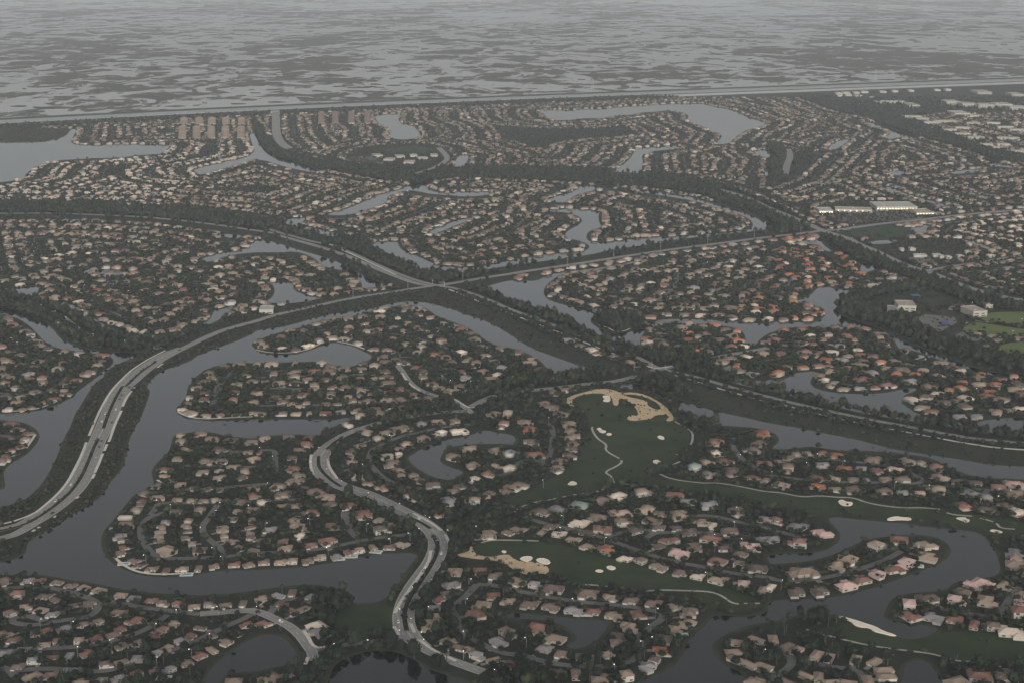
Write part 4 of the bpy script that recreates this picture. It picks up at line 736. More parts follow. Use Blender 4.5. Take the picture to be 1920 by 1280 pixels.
# beyond the surveyed streets the rows follow the shores: house, street, house, back to back
LEVELS = (14, 61, 86, 132, 157, 203, 228)
cellx = {}
def free(x, y, r):
    ci, cj = int(x // 20), int(y // 20)
    for i in range(ci - 2, ci + 3):
        for j in range(cj - 2, cj + 3):
            for (a, b_) in cellx.get((i, j), ()):
                if (a - x) ** 2 + (b_ - y) ** 2 < r * r: return False
    return True
def put(x, y): cellx.setdefault((int(x // 20), int(y // 20)), []).append((x, y))
for h in houses: put(h[0], h[1])
lev = np.full((NY, NX), -1, np.int8)
for k, L in enumerate(LEVELS): lev[np.abs(dR - L) < 2.2] = k
INFILL = (PX < 830) & (PY < 1085)                        # closely built rows on the river peninsulas
cand = np.argwhere((lev >= 0) & RES & ((PY < 738) | INFILL) & INVIEW)
rng.shuffle(cand)
for i, j in cand:
    x, y = xs[j] + random.uniform(-4, 4), ys[i] + random.uniform(-4, 4)
    if not free(x, y, 17.5 if y > 2600 else (18.0 if PY[i, j] < 738 else 17.0)): continue
    if at(dS, x, y) < 10: continue
    if y > 2300 and at(W_, x, y + 30): continue
    k = lev[i, j]; fv = grad(dR, x, y)
    if k % 2: fv = -fv
    ang = math.atan2(fv[1], fv[0]) + math.pi / 2
    pal = 'wwgtwwtp' if WHITEM[i, j] else ('rorobtowb' if ORM[i, j] else 'ttbbtbrtbgbwrtk')
    houses.append((x, y, ang, random.choice(pal), random.choice([0, 0, 1, 2, 3, 4]), random.uniform(.70, .90) * (.85 if PY[i, j] > 738 else 1))); put(x, y)
HA = np.array([(h[0], h[1]) for h in houses])
HX, HY = proj(HA[:, 0], HA[:, 1], 3)
rngd = np.hypot(HA[:, 0], HA[:, 1])
vis = (HX > -10) & (HX < 1930) & (HY < 1290)
near_ids = set(np.argsort(np.where(vis, rngd, 1e9))[:300].tolist())
AC, AB = [], []
mv, mt, mc, base = [], [], [], 0
WALLC = [(.37, .35, .30), (.44, .42, .39), (.33, .29, .24), (.36, .30, .24)]
for n, (x, y, ang, c, arch, s) in enumerate(houses):
    if n in near_ids:
        pl = place(x, y)
        wh = 'backing onto water' if at(dW, x, y) < 34 else ('beside the turf' if at(dG, x, y) < 38 else ('near a street bend' if at(dS, x, y) < 18 else 'amid garden trees'))
        o = empty('house', (x, y, 0), ang, s)
        tag(o, f"{COLS[c][0]} {ARCH[arch][0]} house {pl}, {wh}", 'house', f"{COLS[c][0]} {ARCH[arch][0]} houses {pl}, {wh}")
        H = HM[arch]
        new('wall', H['wall'], o); new('roof', H['roof'][c], o); new('garage_door', H['garage'], o); new('door', H['door'], o); new('driveway', H['drive'], o)
        for wm in H['wins']: new('window', wm, o)
        continue
    ca, sa = math.cos(ang) * s, math.sin(ang) * s
    (wv, wt), (rv, rt) = MG[arch]
    jit = random.uniform(.8, 1.2)
    for (v_, t_), col in (((wv, wt), WALLC[random.randrange(4)]), ((rv, rt), tuple(q * jit for q in COLS[c][1]))):
        o_ = np.empty_like(v_); o_[:, 0] = v_[:, 0] * ca - v_[:, 1] * sa + x; o_[:, 1] = v_[:, 0] * sa + v_[:, 1] * ca + y; o_[:, 2] = v_[:, 2] * s
        mv.append(o_); mt.append(t_ + base); mc.append(np.tile(col, (len(v_), 1))); base += len(v_)
tag(new('distant_housing', tri_mesh('distant_housing', np.vstack(mv), np.vstack(mt), M['rooftiles'], np.vstack(mc))), 'hundreds of further tile-roofed houses packed along canals and streets', kind='stuff')
print('houses', len(houses), 'surveyed', n_survey)
HOUSEM = np.zeros((NY, NX), bool)
for x, y, *_ in houses:
    j, i = int((x - X0) / ST), int((y - Y0) / ST)
    if 2 < i < NY - 3 and 2 < j < NX - 3: HOUSEM[i, j] = True
dH = dist(HOUSEM)
# streets that follow the far rows
dRs = np.where(RES, dR, 0)
for L in (38, 109, 180):
    band('street', dRs, L - 3.2, L + 3.2, .16 + L * .0003, M['street'], 'far residential street following the shore between house rows', RES & (PY < 735))
# ------------------------------------------------------------------ trees
def crown_geo(seed, lobes, sub, leaves, flat=.8):
    """lumpy crown of several uneven lobes with loose leaf clumps standing off it; unit radius, base at z=0"""
    r_ = random.Random(seed); V, T = [], []
    for k in range(lobes):
        bm = bmesh.new(); bmesh.ops.create_icosphere(bm, subdivisions=sub, radius=1.0)
        a = r_.uniform(0, 6.28); q = 0 if k == 0 else r_.uniform(.35, .62); rr_ = (.72 if lobes > 1 else .92) if k == 0 else r_.uniform(.38, .56)
        off = Vector((math.cos(a) * q, math.sin(a) * q, .75 + r_.uniform(-.22, .3)))
        b0 = len(V)
        for v_ in bm.verts:
            s_ = rr_ * r_.uniform(.72, 1.22)
            V.append((v_.co.x * s_ + off.x, v_.co.y * s_ + off.y, v_.co.z * s_ * flat + off.z))
        T += [tuple(b0 + v_.index for v_ in f.verts) for f in bm.faces]; bm.free()
    for k in range(leaves):
        a, e = r_.uniform(0, 6.28), r_.uniform(-.5, 1.5); rr_ = r_.uniform(.75, 1.12)
        c = Vector((math.cos(a) * math.cos(e) * rr_, math.sin(a) * math.cos(e) * rr_, .8 + math.sin(e) * rr_ * flat))
        s_ = r_.uniform(.10, .24); b0 = len(V)
        for _ in range(3): V.append(tuple(c + Vector((r_.uniform(-1, 1), r_.uniform(-1, 1), r_.uniform(-1, 1))) * s_))
        T.append((b0, b0 + 1, b0 + 2))
    return np.array(V, np.float32), np.array(T, np.int32)
def palm_geo(seed, fr=11):
    r_ = random.Random(seed); V, T = [], []
    for k in range(fr):
        a = 6.283 * k / fr + r_.uniform(-.25, .25); up = r_.uniform(-.15, .5); b0 = len(V); d_ = Vector((math.cos(a), math.sin(a), 0)); n_ = Vector((-d_.y, d_.x, 0))
        prof = [(0, 0, .05), (.4, up * .8, .17), (.75, up * .7 - .08, .15), (1.05, up * .3 - .35, .03)]
        for t, z, wd in prof:
            c = d_ * t + Vector((0, 0, z)); V += [tuple(c + n_ * wd + Vector((0, 0, -wd * .5))), tuple(c + Vector((0, 0, wd * .2))), tuple(c - n_ * wd + Vector((0, 0, -wd * .5)))]
        for q in range(3):
            for e in range(2):
                i = b0 + q * 3 + e; T += [(i, i + 1, i + 4), (i, i + 4, i + 3)]
    return np.array(V, np.float32), np.array(T, np.int32)
def tube(r0, r1, h, bend=0.0, n=6):
    V, Fc = [], []
    for k, (t, r_) in enumerate(((0, r0), (.5, (r0 + r1) / 2), (1, r1))):
        for i in range(n): V.append((math.cos(6.283 * i / n) * r_ + bend * t * t, math.sin(6.283 * i / n) * r_, t * h))
    for k in range(2):
        for i in range(n): Fc.append((k * n + i, k * n + (i + 1) % n, (k + 1) * n + (i + 1) % n, (k + 1) * n + i))
    Fc.append(tuple(range(2 * n, 3 * n)))
    return V, Fc
HI = [crown_geo(s, 6, 2, 130) for s in range(5)] + [crown_geo(s, 4, 2, 110, 1.15) for s in range(5, 8)]
MID = [crown_geo(20 + s, 3, 1, 26) for s in range(6)]
LO = [crown_geo(50 + s, 1, 1, 4) for s in range(9)]
def far_geo(seed):
    r_ = random.Random(seed); V = [(0, 0, .1), (r_.uniform(-.2, .2), r_.uniform(-.2, .2), 1.55)] + [(math.cos(6.283 * i / 6) * r_.uniform(.7, 1.15), math.sin(6.283 * i / 6) * r_.uniform(.7, 1.15), r_.uniform(.55, 1.0)) for i in range(6)]
    return np.array(V, np.float32), np.array([(1, 2 + i, 2 + (i + 1) % 6) for i in range(6)] + [(0, 2 + (i + 1) % 6, 2 + i) for i in range(6)], np.int32)
FAR = [far_geo(s) for s in range(8)]
HI_ME = [tri_mesh('crown', v_, t_, M['crown']) for v_, t_ in HI]
PALM_ME = [tri_mesh('fronds', *palm_geo(s), M['frond']) for s in range(3)]; PALM = [palm_geo(s, 7) for s in range(3)]
TR_ME = mesh('trunk', *tube(.07, .04, .75), M['trunk']); PTR_ME = mesh('trunk', *tube(.10, .06, 1.0, .1), M['trunk'])

tree_list = []                                           # x, y, z, radius, height factor, kind, darkness
def scatter(mask_fn, spacing, prob_fn, r_rng, kind, dens_seed):
    gx = np.arange(X0, X0 + NX * ST, spacing); gy = np.arange(Y0, Y0 + NY * ST, spacing)
    x, y = np.meshgrid(gx, gy); x = x.ravel(); y = y.ravel()
    px, py = proj(x, y); k = (px > -70) & (px < 1990) & (py < 1350); x, y = x[k], y[k]
    x = x + rng.uniform(-.48, .48, len(x)) * spacing; y = y + rng.uniform(-.48, .48, len(y)) * spacing
    k = mask_fn(x, y); x, y = x[k], y[k]
    k = rng.random(len(x)) < prob_fn(x, y); x, y = x[k], y[k]
    r_ = rng.uniform(*r_rng, len(x)) * rng.uniform(.8, 1.15, len(x))
    return np.c_[x, y, r_, np.full(len(x), kind)]
dRoad = dist(ROADM)
WASTE = np.zeros((NY, NX), bool)
for _, _, p in sand_polys: WASTE |= fill(p)
def sight(x, y, shore=True):          # low verges on the near side of open roads and shores: few trees stand right in front of them
    r_, w_ = np.zeros(len(x), bool), np.zeros(len(x), bool)
    for d_ in (6, 12, 18, 24, 32, 40): r_ |= at(OPENR, x, y + d_ * np.clip(y / 1800, .5, 1.6)) & ((d_ < 13) | (y > 1750))
    for d_ in (6, 12, 20, 30, 42): w_ |= at(W_, x, y + d_ * np.clip(y / 1800, .5, 1.6)) & ((d_ < 21) | (y > 2300))
    s_ = np.zeros(len(x), bool)
    for d_ in (4, 8): s_ |= at(STRM, x, y + d_)
    return np.where(s_, .45, 1.0) * np.where(r_, .06, np.where(w_ & (shore | (y > 2300)), np.where(y > 2300, .14, .4), 1.0))
def clumps(x, y, s):      # slow variation so that gardens are leafy in some places and open in others
    return .5 + .5 * np.sin(x / s + 1.3 * np.sin(y / (s * .8))) * np.cos(y / (s * 1.2) + .9 * np.sin(x / s))
S = []
S.append(scatter(lambda x, y: at(RES, x, y) & (at(dH, x, y) > 6.8) & (at(dS, x, y) > 1) & (at(dRoad, x, y) > 3) & (at(dW, x, y) > 4), 5.6,
                 lambda x, y: np.where(y < 1900, .78, np.where(y < 2600, .64, .44)) * (.70 + .6 * clumps(x, y, 37)) * np.where(at(dW, x, y) < 13, .5, 1) * sight(x, y), (2.1, 4.3), 0, 1))
S.append(scatter(lambda x, y: at(BELT, x, y) & ~at(W_, x, y) & (at(dRoad, x, y) > .5) & ~at(GOLF, x, y) & ~at(SANDM, x, y) & (at(dW, x, y) > 3), 6.6, lambda x, y: .95 * sight(x, y, False), (3.4, 5.8), 1, 2))
S.append(scatter(lambda x, y: at(SCR, x, y) & ~at(BELT, x, y) & ~at(W_, x, y) & (at(dS, x, y) > 5) & ~at(GOLF, x, y), 4.6, lambda x, y: np.where((x > -60) & (y < 2500), .3, 1.0) * (.30 + .5 * clumps(x, y, 21) + .2 * (at(dS, x, y) < 20)), (1.0, 2.6), 2, 3))
S.append(scatter(lambda x, y: at(GOLF, x, y) & ~at(SANDM, x, y), 9, lambda x, y: .05 + .22 * (clumps(x, y, 30) > .8), (1.8, 3.6), 0, 4))
S.append(scatter(lambda x, y: at(COMM, x, y) & ~at(W_, x, y) & ~at(BELT, x, y), 11, lambda x, y: .22 + .3 * clumps(x, y, 50), (2.8, 5.0), 1, 5))
# regular rows in the medians and verges of the divided roads
med5 = chaikin(pts("B1 250,660 600,598 900,545 1150,505"), 2, False)
rows = []
S.append(scatter(lambda x, y: at(SANDM, x, y) & at(WASTE, x, y), 4, lambda x, y: .10 + .12 * clumps(x, y, 9), (.5, 1.3), 2, 6))
for p, stp, r0, prob in ((med_lines[0], 4.5, 1.5, .85), (med_lines[1], 4.5, 1.5, .85), (med_lines[2], 5, 2.5, .8), (med_lines[3], 5, 1.3, .6), (med_lines[4], 5, 1.3, .6), (med_lines[5], 6, 1.3, .4), (med5, 9, 2.0, .8)):
    q = resample(p, stp)
    for x, y in q:
        if random.random() < prob: rows.append((x + random.uniform(-.8, .8), y + random.uniform(-.8, .8), r0 * random.uniform(.8, 1.3), 2 if r0 < 1.6 else 0))
S.append(np.array(rows))
T_ = np.vstack(S)
# palms: a share of the garden and golf trees
palm = (T_[:, 3] == 0) & (rng.random(len(T_)) < .16) & (T_[:, 1] < 1700)
T_[palm, 3] = 3
tpx, tpy = proj(T_[:, 0], T_[:, 1], 4)
rr_ = np.hypot(T_[:, 0], T_[:, 1])
show = (tpx > 5) & (tpx < 1915) & (tpy < 1275) & (T_[:, 2] > 2.2)
for kind_set, nmax in (((0, 1), 270), ((3,), 90)):
    ok = show & np.isin(T_[:, 3], kind_set)
    ids = np.argsort(np.where(ok, rr_ - T_[:, 2] * 40, 1e9))[:nmax]
    for n in ids:
        x, y, r_, k = T_[n]
        pl = place(x, y)
        wh = 'by the water' if at(dW, x, y) < 16 else ('at a house' if at(dH, x, y) < 14 else ('beside turf' if at(dG, x, y) < 14 else 'in a grove'))
        if k == 3:
            h_ = random.uniform(6, 9.5); r_ = random.uniform(2.4, 3.2)
            o = empty('palm_tree', (x, y, 0), random.uniform(0, 6.28))
            tag(o, f"slender palm with drooping fronds {pl}, {wh}", 'palm', f"palms {pl}, {wh}")
            t = new('trunk', PTR_ME, o); t.scale = (3.0, 3.0, h_); t.location = (0, 0, 0)
            c = new('fronds', random.choice(PALM_ME), o); c.scale = (r_, r_, r_); c.location = (.3, 0, h_ - .1)
        else:
            tall = random.random() < .3
            o = empty('tree', (x, y, 0), random.uniform(0, 6.28)); 
            sz = 'large' if r_ > 3.9 else ('middling' if r_ > 3.1 else 'small')
            tag(o, f"{sz} {'upright' if tall else 'spreading'} dark green tree {pl}, {wh}", 'tree', f"{sz} {'upright' if tall else 'spreading'} trees {pl}, {wh}")
            hs_ = r_ * (1.25 if tall else 1.0)
            t = new('trunk', TR_ME, o); t.scale = (r_ * .9, r_ * .9, hs_ * 1.2)
            c = new('crown', HI_ME[random.randrange(5, 8) if tall else random.randrange(5)], o); c.scale = (r_, r_, hs_); c.location = (0, 0, hs_ * .22)
    T_[ids, 2] = -1
T_ = T_[T_[:, 2] > 0]
# all the other trees, baked crown by crown
def bake(rows_, protos, cols, zf, name, label, trunk=False):
    if not len(rows_): return
    pick = rng.integers(0, len(protos), len(rows_)); Vs, Ts, Cs, b0 = [], [], [], 0
    for k, (pv, pt) in enumerate(protos):
        q = rows_[pick == k]; n = len(q)
        if not n: continue
        a = rng.uniform(0, 6.283, n); c_, s_ = np.cos(a)[:, None], np.sin(a)[:, None]; r_ = q[:, 2][:, None]
        hz = rng.uniform(.85, 1.3, n)[:, None] * zf
        vx = (pv[None, :, 0] * c_ - pv[None, :, 1] * s_) * r_ + q[:, 0][:, None]; vy = (pv[None, :, 0] * s_ + pv[None, :, 1] * c_) * r_ + q[:, 1][:, None]
        vz = pv[None, :, 2] * r_ * hz + .1 * r_
        if name == 'palm_groves': vz = pv[None, :, 2] * r_ + rng.uniform(5, 8.5, n)[:, None]
        Vs.append(np.stack([vx, vy, vz], -1).reshape(-1, 3)); Ts.append((pt[None] + (np.arange(n) * len(pv))[:, None, None] + b0).reshape(-1, 3)); b0 += n * len(pv)
        c0 = np.array(cols)[rng.integers(0, len(cols), n)] * rng.uniform(.6, 1.7, n)[:, None]
        Cs.append(np.repeat(c0, len(pv), 0))
    print(name, len(rows_), sum(len(t) for t in Ts))
    tag(new(name, tri_mesh(name, np.vstack(Vs), np.vstack(Ts), M['trees'], np.vstack(Cs))), label, kind='stuff')
GREENS = [(.0128, .0192, .0112), (.0168, .0232, .0128), (.0112, .0176, .0112), (.0200, .0240, .0136), (.0192, .0176, .0120), (.0240, .0304, .0144)]
SCRUBC = [(.0240, .0240, .0136), (.0176, .0232, .0120), (.0320, .0272, .0176), (.0160, .0216, .0112)]
d_ = np.hypot(T_[:, 0], T_[:, 1]); K = T_[:, 3]
bake(T_[(K == 0) & (d_ < 1550)], MID, GREENS, .85, 'garden_trees', 'dark green garden trees crowding between the nearer houses')
bake(T_[(K == 0) & (d_ >= 1550) & (d_ < 2500)], LO, GREENS, .82, 'garden_trees', 'garden trees filling the gaps between the middle house rows')
bake(T_[(K == 0) & (d_ >= 2500)], FAR, GREENS, .82, 'garden_trees', 'distant garden trees filling the gaps between far house rows')
bake(T_[(K == 1) & (d_ < 1900)], MID, GREENS, 1.45, 'belt_trees', 'dense trees of the nearer roadside belts')
bake(T_[(K == 1) & (d_ >= 1900)], FAR + LO[:3], GREENS, 1.4, 'belt_trees', 'dense distant trees of the belts along roads and levee')
bake(T_[K == 2], LO, SCRUBC, .9, 'scrub', 'low brown-green bushes on the river bank and canal bank')
pal_ = T_[K == 3].copy(); pal_[:, 2] = rng.uniform(2.2, 3.1, len(pal_))
bake(pal_, PALM, [(.020, .029, .016), (.025, .032, .019)], 1, 'palm_groves', 'palms scattered among the gardens')
print('trees', len(T_), {k: int((K == k).sum()) for k in (0, 1, 2, 3)})

# marsh islands: low mats of sawgrass and bushes standing clear of the water
Vs, Ts, Cs, b0 = [], [], [], 0
for n in range(900):
    t = random.random(); px_, py_ = random.uniform(-80, 2000), 215 - 170 * random.random() ** .8 - 70 * max(0, 1)* 0
    lim = np.interp(px_, [0, 480, 960, 1440, 1920], [220, 195, 176, 160, 143])
    if py_ > lim: py_ = lim - random.random() ** 2 * 60 - 1
    cx, cy = g(px_, max(25, py_)); r0 = random.uniform(5, 18) * (1.8 if random.random() < .1 else 1) * (1 + cy / 14000)
    n_ = 9; a0 = random.uniform(0, 6.28)
    ring = [(cx + math.cos(6.283 * i / n_) * r0 * random.uniform(.6, 1.5) * 1.3, cy + math.sin(6.283 * i / n_) * r0 * random.uniform(.6, 1.3)) for i in range(n_)]
    Vs += [(x, y, -.62) for x, y in ring] + [(cx + (x - cx) * .82, cy + (y - cy) * .82, random.uniform(.3, 1.3)) for x, y in ring] + [(cx, cy, random.uniform(.8, 1.8))]
    for i in range(n_):
        j = (i + 1) % n_; Ts += [(b0 + i, b0 + j, b0 + n_ + j), (b0 + i, b0 + n_ + j, b0 + n_ + i), (b0 + n_ + i, b0 + n_ + j, b0 + 2 * n_)]
    c = random.choice([(.05, .05, .035), (.065, .058, .042), (.04, .044, .032)]); Cs += [c] * (2 * n_ + 1); b0 += 2 * n_ + 1
tag(new('marsh_vegetation', tri_mesh('marsh_vegetation', Vs, Ts, M['trees'], Cs)), 'low dark mats of sawgrass standing in the flooded marsh', kind='stuff')

# ------------------------------------------------------------------ larger buildings
def block(name, label, cat, spot, wpx, dep, h, roof, wall, rz=0.0, group=None, win=True):
    t, xy = spot.split(); a, b_ = map(float, xy.split(',')); px, py = TX[t[1]] + a / 4, TY[t[0]] + b_ / 4
    x, y = g(px, py, h); wd = wpx / 4 * math.hypot(x, y, CAM_H) / F
    o = tag(empty(name, (x, y, 0), rz), label, cat, group)
    v_, f_ = [], []; boxgeo(0, 0, wd, dep, 0, h, v_, f_); new('wall', mesh('wall', v_, f_, wall), o)
    v_, f_ = [], []; boxgeo(0, 0, wd + .6, dep + .6, h + .01, h + .35, v_, f_, True)
    r_ = new('roof', mesh('roof', v_, f_, roof), o)
    v_, f_ = [], []
    for sx, sy, ww, dd in ((0, -dep / 2, wd + .9, .5), (0, dep / 2, wd + .9, .5), (-wd / 2, 0, .5, dep - .6), (wd / 2, 0, .5, dep - .6)): boxgeo(sx, sy, ww, dd, h - .4, h + 1.0, v_, f_, True)
    new('parapet', mesh('parapet', v_, f_, wall), r_)
    v_, f_ = [], []
    for k in range(max(1, int(wd // 14))): boxgeo(random.uniform(-.38, .38) * wd, random.uniform(-.3, .3) * dep, 3.2, 2.4, h + .3, h + 1.8, v_, f_)
    new('vent_unit', mesh('vent_unit', v_, f_, M['metal']), r_)
    if win:
        nw = max(2, min(8, int(wd // 8)))
        for fl in range(max(1, min(3, int(h // 3.4)))):
            v_, f_ = [], []; boxgeo(0, 0, wd / nw * .6, .16, 0, 1.5, v_, f_, True); wm = mesh('window', v_, f_, M['glass'])
            for k in range(nw):
                q = new('window', wm, o); q.location = (-wd / 2 + wd / nw * (k + .5), -dep / 2, 1.0 + fl * 3.3)
    return o, wd
sh, wd = block('shopping_centre', 'large white-roofed shopping centre with a lit front by the crossing', 'shop', 'A3 940,1015', 290, 62, 8, M['whiteroof'], M['palewall'])
v_, f_ = [], []
for k in range(14): boxgeo(-wd / 2 + wd / 14 * (k + .5), -31.4, 2.0, .5, 4.0, 5.4, v_, f_, True)
new('sign_lights', mesh('sign_lights', v_, f_, M['warmlamp']), sh)
for s_, lab, wp, dp_, mm in (('A3 425,1050', 'small cream-roofed shop at the end of the lit shopping centre', 100, 40, 'whiteroof'), ('A3 640,1045', 'long grey-roofed shop wing joining the shopping centre', 260, 30, 'tanroof'), ('A3 1150,1062', 'grey-roofed shop wing sloping away from the shopping centre', 130, 45, 'tanroof')):
    o, wd = block('shop', lab, 'shop', s_, wp, dp_, 6, M[mm], M['palewall'], random.uniform(-.2, .2))
    v_, f_ = [], []
    for k in range(6): boxgeo(-wd / 2 + wd / 6 * (k + .5), -dp_ / 2 - .4, 1.8, .5, 3, 4.2, v_, f_, True)
    new('sign_lights', mesh('sign_lights', v_, f_, M['warmlamp']), o)
pav = sheet('car_park', pts("A3 420,1080 640,1055 900,1050 1220,1072 1150,1120 800,1150 560,1160"), .4, M['street'], 'dark car park in front of the lit shopping centre')
sheet('car_park', pts("B3 1090,720 1180,680 1290,690 1400,700 1420,740 1290,810 1130,770"), .4, M['street'], 'grey school car park beside the levee trees')
sheet('car_park', pts("B3 1370,850 1480,800 1670,830 1690,860 1560,880 1430,870"), .41, M['street'], 'grey car park between the two ball fields')
sheet('car_park', pts("B3 1050,255 1200,240 1250,285 1080,295"), .4, M['street'], 'grey yard below the white school huts')
sheet('car_park', pts("A1 690,660 860,650 960,690 940,725 780,700"), .4, M['street'], 'grey car park beside the school in the belt')
BL = [("A3 530,177", 45), ("A3 530,192", 42), ("A3 585,173", 50), ("A3 600,189", 45), ("A3 660,172", 40), ("A3 720,167", 50), ("A3 675,196", 52), ("A3 780,208", 35), ("A3 860,165", 45), ("A3 948,160", 40), ("A3 1070,157", 35), ("A3 1265,152", 40), ("A3 1345,150", 40)]
for s_, wp in BL: block('warehouse', 'low white-roofed warehouse in the row under the levee', 'warehouse', s_, wp, 32, 6, M['whiteroof'], M['palewall'], 0, 'white warehouses under the levee', False)
for s_, lab, wp, dp_, h, mm in (("A3 380,203", 'pair of small white-roofed sheds at the head of the diagonal tree line', 60, 50, 6, 'whiteroof'), ("A3 915,240", 'very long narrow white-roofed building', 210, 40, 7, 'whiteroof'), ("A3 1075,262", 'square cream office block with a pale flat roof', 75, 90, 9, 'tanroof'), ("A3 1430,322", 'broad slanting cream-roofed hall', 110, 90, 9, 'whiteroof'), ("A3 1370,238", 'yellowish apartment block nearest the slanting hall', 95, 70, 13, 'palewall'), ("A3 1500,255", 'second yellowish apartment block in the curved row', 110, 60, 12, 'tanroof'), ("A3 1620,262", 'third yellowish apartment block in the curved row', 110, 60, 12, 'tanroof'), ("A3 1750,258", 'fourth yellowish apartment block in the curved row', 120, 60, 12, 'tanroof'), ("A3 1865,280", 'long white-roofed apartment block at the end of the curved row', 130, 60, 11, 'whiteroof'), ("A3 1600,165", 'wide grey-roofed store behind the apartment row', 100, 90, 8, 'tanroof'), ("A3 1850,182", 'tan-roofed hall behind the apartment row', 80, 80, 8, 'tanroof')):
    block('building', lab, 'building', s_, wp, dp_, h, M[mm], M['palewall'])
for s_, wp in (("A3 1080,350", 130), ("A3 1330,385", 150), ("A3 1160,366", 90), ("A3 1460,435", 100), ("A3 1430,480", 150), ("A3 1560,507", 110), ("A3 1690,580", 100), ("A3 1800,512", 150), ("A3 1860,400", 60), ("A3 1640,560", 90), ("A3 1550,345", 80), ("A3 1230,395", 110), ("A3 1780,430", 110), ("A3 1690,400", 90), ("A3 1860,610", 120), ("A3 1540,400", 90), ("A3 1360,450", 90), ("A3 1870,450", 110), ("A3 1760,560", 90)):
    block('apartment_block', 'long low apartment block with pale roof beyond the diagonal tree line', 'apartments', s_, wp, random.uniform(14, 26), 7, M[random.choice(['tanroof', 'tanroof', 'roof_b', 'roof_t'])], M['palewall'], random.uniform(-.3, .3), 'apartment blocks beyond the diagonal tree line', False)
for s_, lab, wp, dp_, h, rz, mm in (("B3 955,636", 'grey-roofed school hall in the levee grounds', 110, 32, 6, -.25, 'roof_g'), ("B3 1030,597", 'cream-edged school hall with a vaulted grey roof', 125, 34, 9, -.1, 'tanroof'), ("B3 1545,638", 'pale-roofed sports hall beside the ball fields', 110, 34, 8, .25, 'tanroof'), ("B3 1650,600", 'small brown pavilion behind the sports hall', 50, 14, 5, 0, 'roof_b')):
    block('school_hall', lab, 'school', s_, wp, dp_, h, M[mm], M['palewall'], rz)
for s_, wp in (("B3 1140,232", 90), ("B3 1265,230", 56), ("B3 1302,240", 30), ("B3 1352,244", 36), ("B3 1440,238", 44), ("B3 1080,182", 40), ("B3 1002,186", 26), ("B3 1500,205", 40)):
    block('school_hut', 'small white-roofed school hut by the grey yard', 'hut', s_, wp, 12, 4, M['whiteroof'], M['palewall'], random.uniform(-.15, .15), 'white school huts', False)
for s_, wp in (("A1 1000,672", 90), ("A1 1150,692", 100), ("A1 1250,662", 90), ("A1 1335,642", 70), ("A1 1080,650", 80), ("A1 1180,642", 70), ("A1 910,642", 80)):
    block('school_wing', 'cream-roofed school wing inside the curved tree belt', 'school', s_, wp * .75, random.uniform(22, 34), 5, M['tanroof'], M['palewall'], random.uniform(-.4, .4), 'school wings in the tree belt', False)
block('gatehouse', 'cream clubhouse with pale roof beside the divided road', 'clubhouse', "B1 80,632", 100, 24, 6, M['whiteroof'], M['palewall'], .1)
for s_, lab, wp, dp_ in (("B3 1105,532", 'blue shade canopy over the school courts', 55, 14), ("B3 1330,738", 'blue shade canopy in the school car park', 60, 16)):
    t, xy = s_.split(); a, b_ = map(float, xy.split(',')); x, y = g(TX[t[1]] + a / 4, TY[t[0]] + b_ / 4, 4); w_ = wp / 4 * math.hypot(x, y, 500) / F
    o = tag(empty('canopy', (x, y, 0)), lab, 'canopy')
    v_, f_ = [], []; hipgeo(0, 0, w_, dp_, 3.6, v_, f_, .3, .1); new('cover', mesh('cover', v_, f_, M['bluetarp']), o)
    for sx in (-1, 1):
        for sy in (-1, 1): q = new('post', mesh('post', *tube(.12, .12, 3.6), M['metal']), o); q.location = (sx * w_ * .45, sy * dp_ * .45, 0)
# terraced rows seen end on under the levee
def terrace(t, x, ya, yb, wpx, code, label):
    (xa, y1), (xb, y2) = g(TX[t[1]] + x / 4, TY[t[0]] + ya / 4, 4), g(TX[t[1]] + x / 4, TY[t[0]] + yb / 4, 4)
    L = math.hypot(xa - xb, y1 - y2); n = max(3, int(L // 18)); wd = wpx / 4 * math.hypot(xb, y2) / F
    ang = math.atan2(y1 - y2, xa - xb) - math.pi / 2
    o = tag(empty('terrace', ((xa + xb) / 2, (y1 + y2) / 2, 0), ang), label, 'terrace', 'terraced rows under the levee')
    v_, f_ = [], []; boxgeo(0, 0, wd - 2, L - 2, 0, 5, v_, f_); new('wall', mesh('wall', v_, f_, M['wall']), o)
    v_, f_ = [], []; hipgeo(0, 0, wd - 1.5, L / n - 1.2, 5, v_, f_, .4, .16); rm = mesh('roof', v_, f_, M['roof_' + code])
    for k in range(n): q = new('roof', rm, o); q.location = (0, -L / 2 + L / n * (k + .5), random.uniform(.02, .12))
ORD = ('first', 'second', 'third', 'fourth', 'fifth')
for k, (x, x2) in enumerate(((1812, 1808), (1695, 1690), (1590, 1585), (1495, 1475), (1380, 1368))):
    terrace('A0', x, 365, 412, 58, 't', f'shorter tan terrace under the levee trees, {ORD[k]} from the bent canal')
    terrace('A0', x2, 432, 518, 60, 't', f'longer tan terrace, {ORD[k]} from the bent canal')
for k, x in enumerate((835, 715, 595, 490)): terrace('A1', x, 320, 405, 50, 'b', f'brown terrace seen end-on, {ORD[k]} from the notched lake')

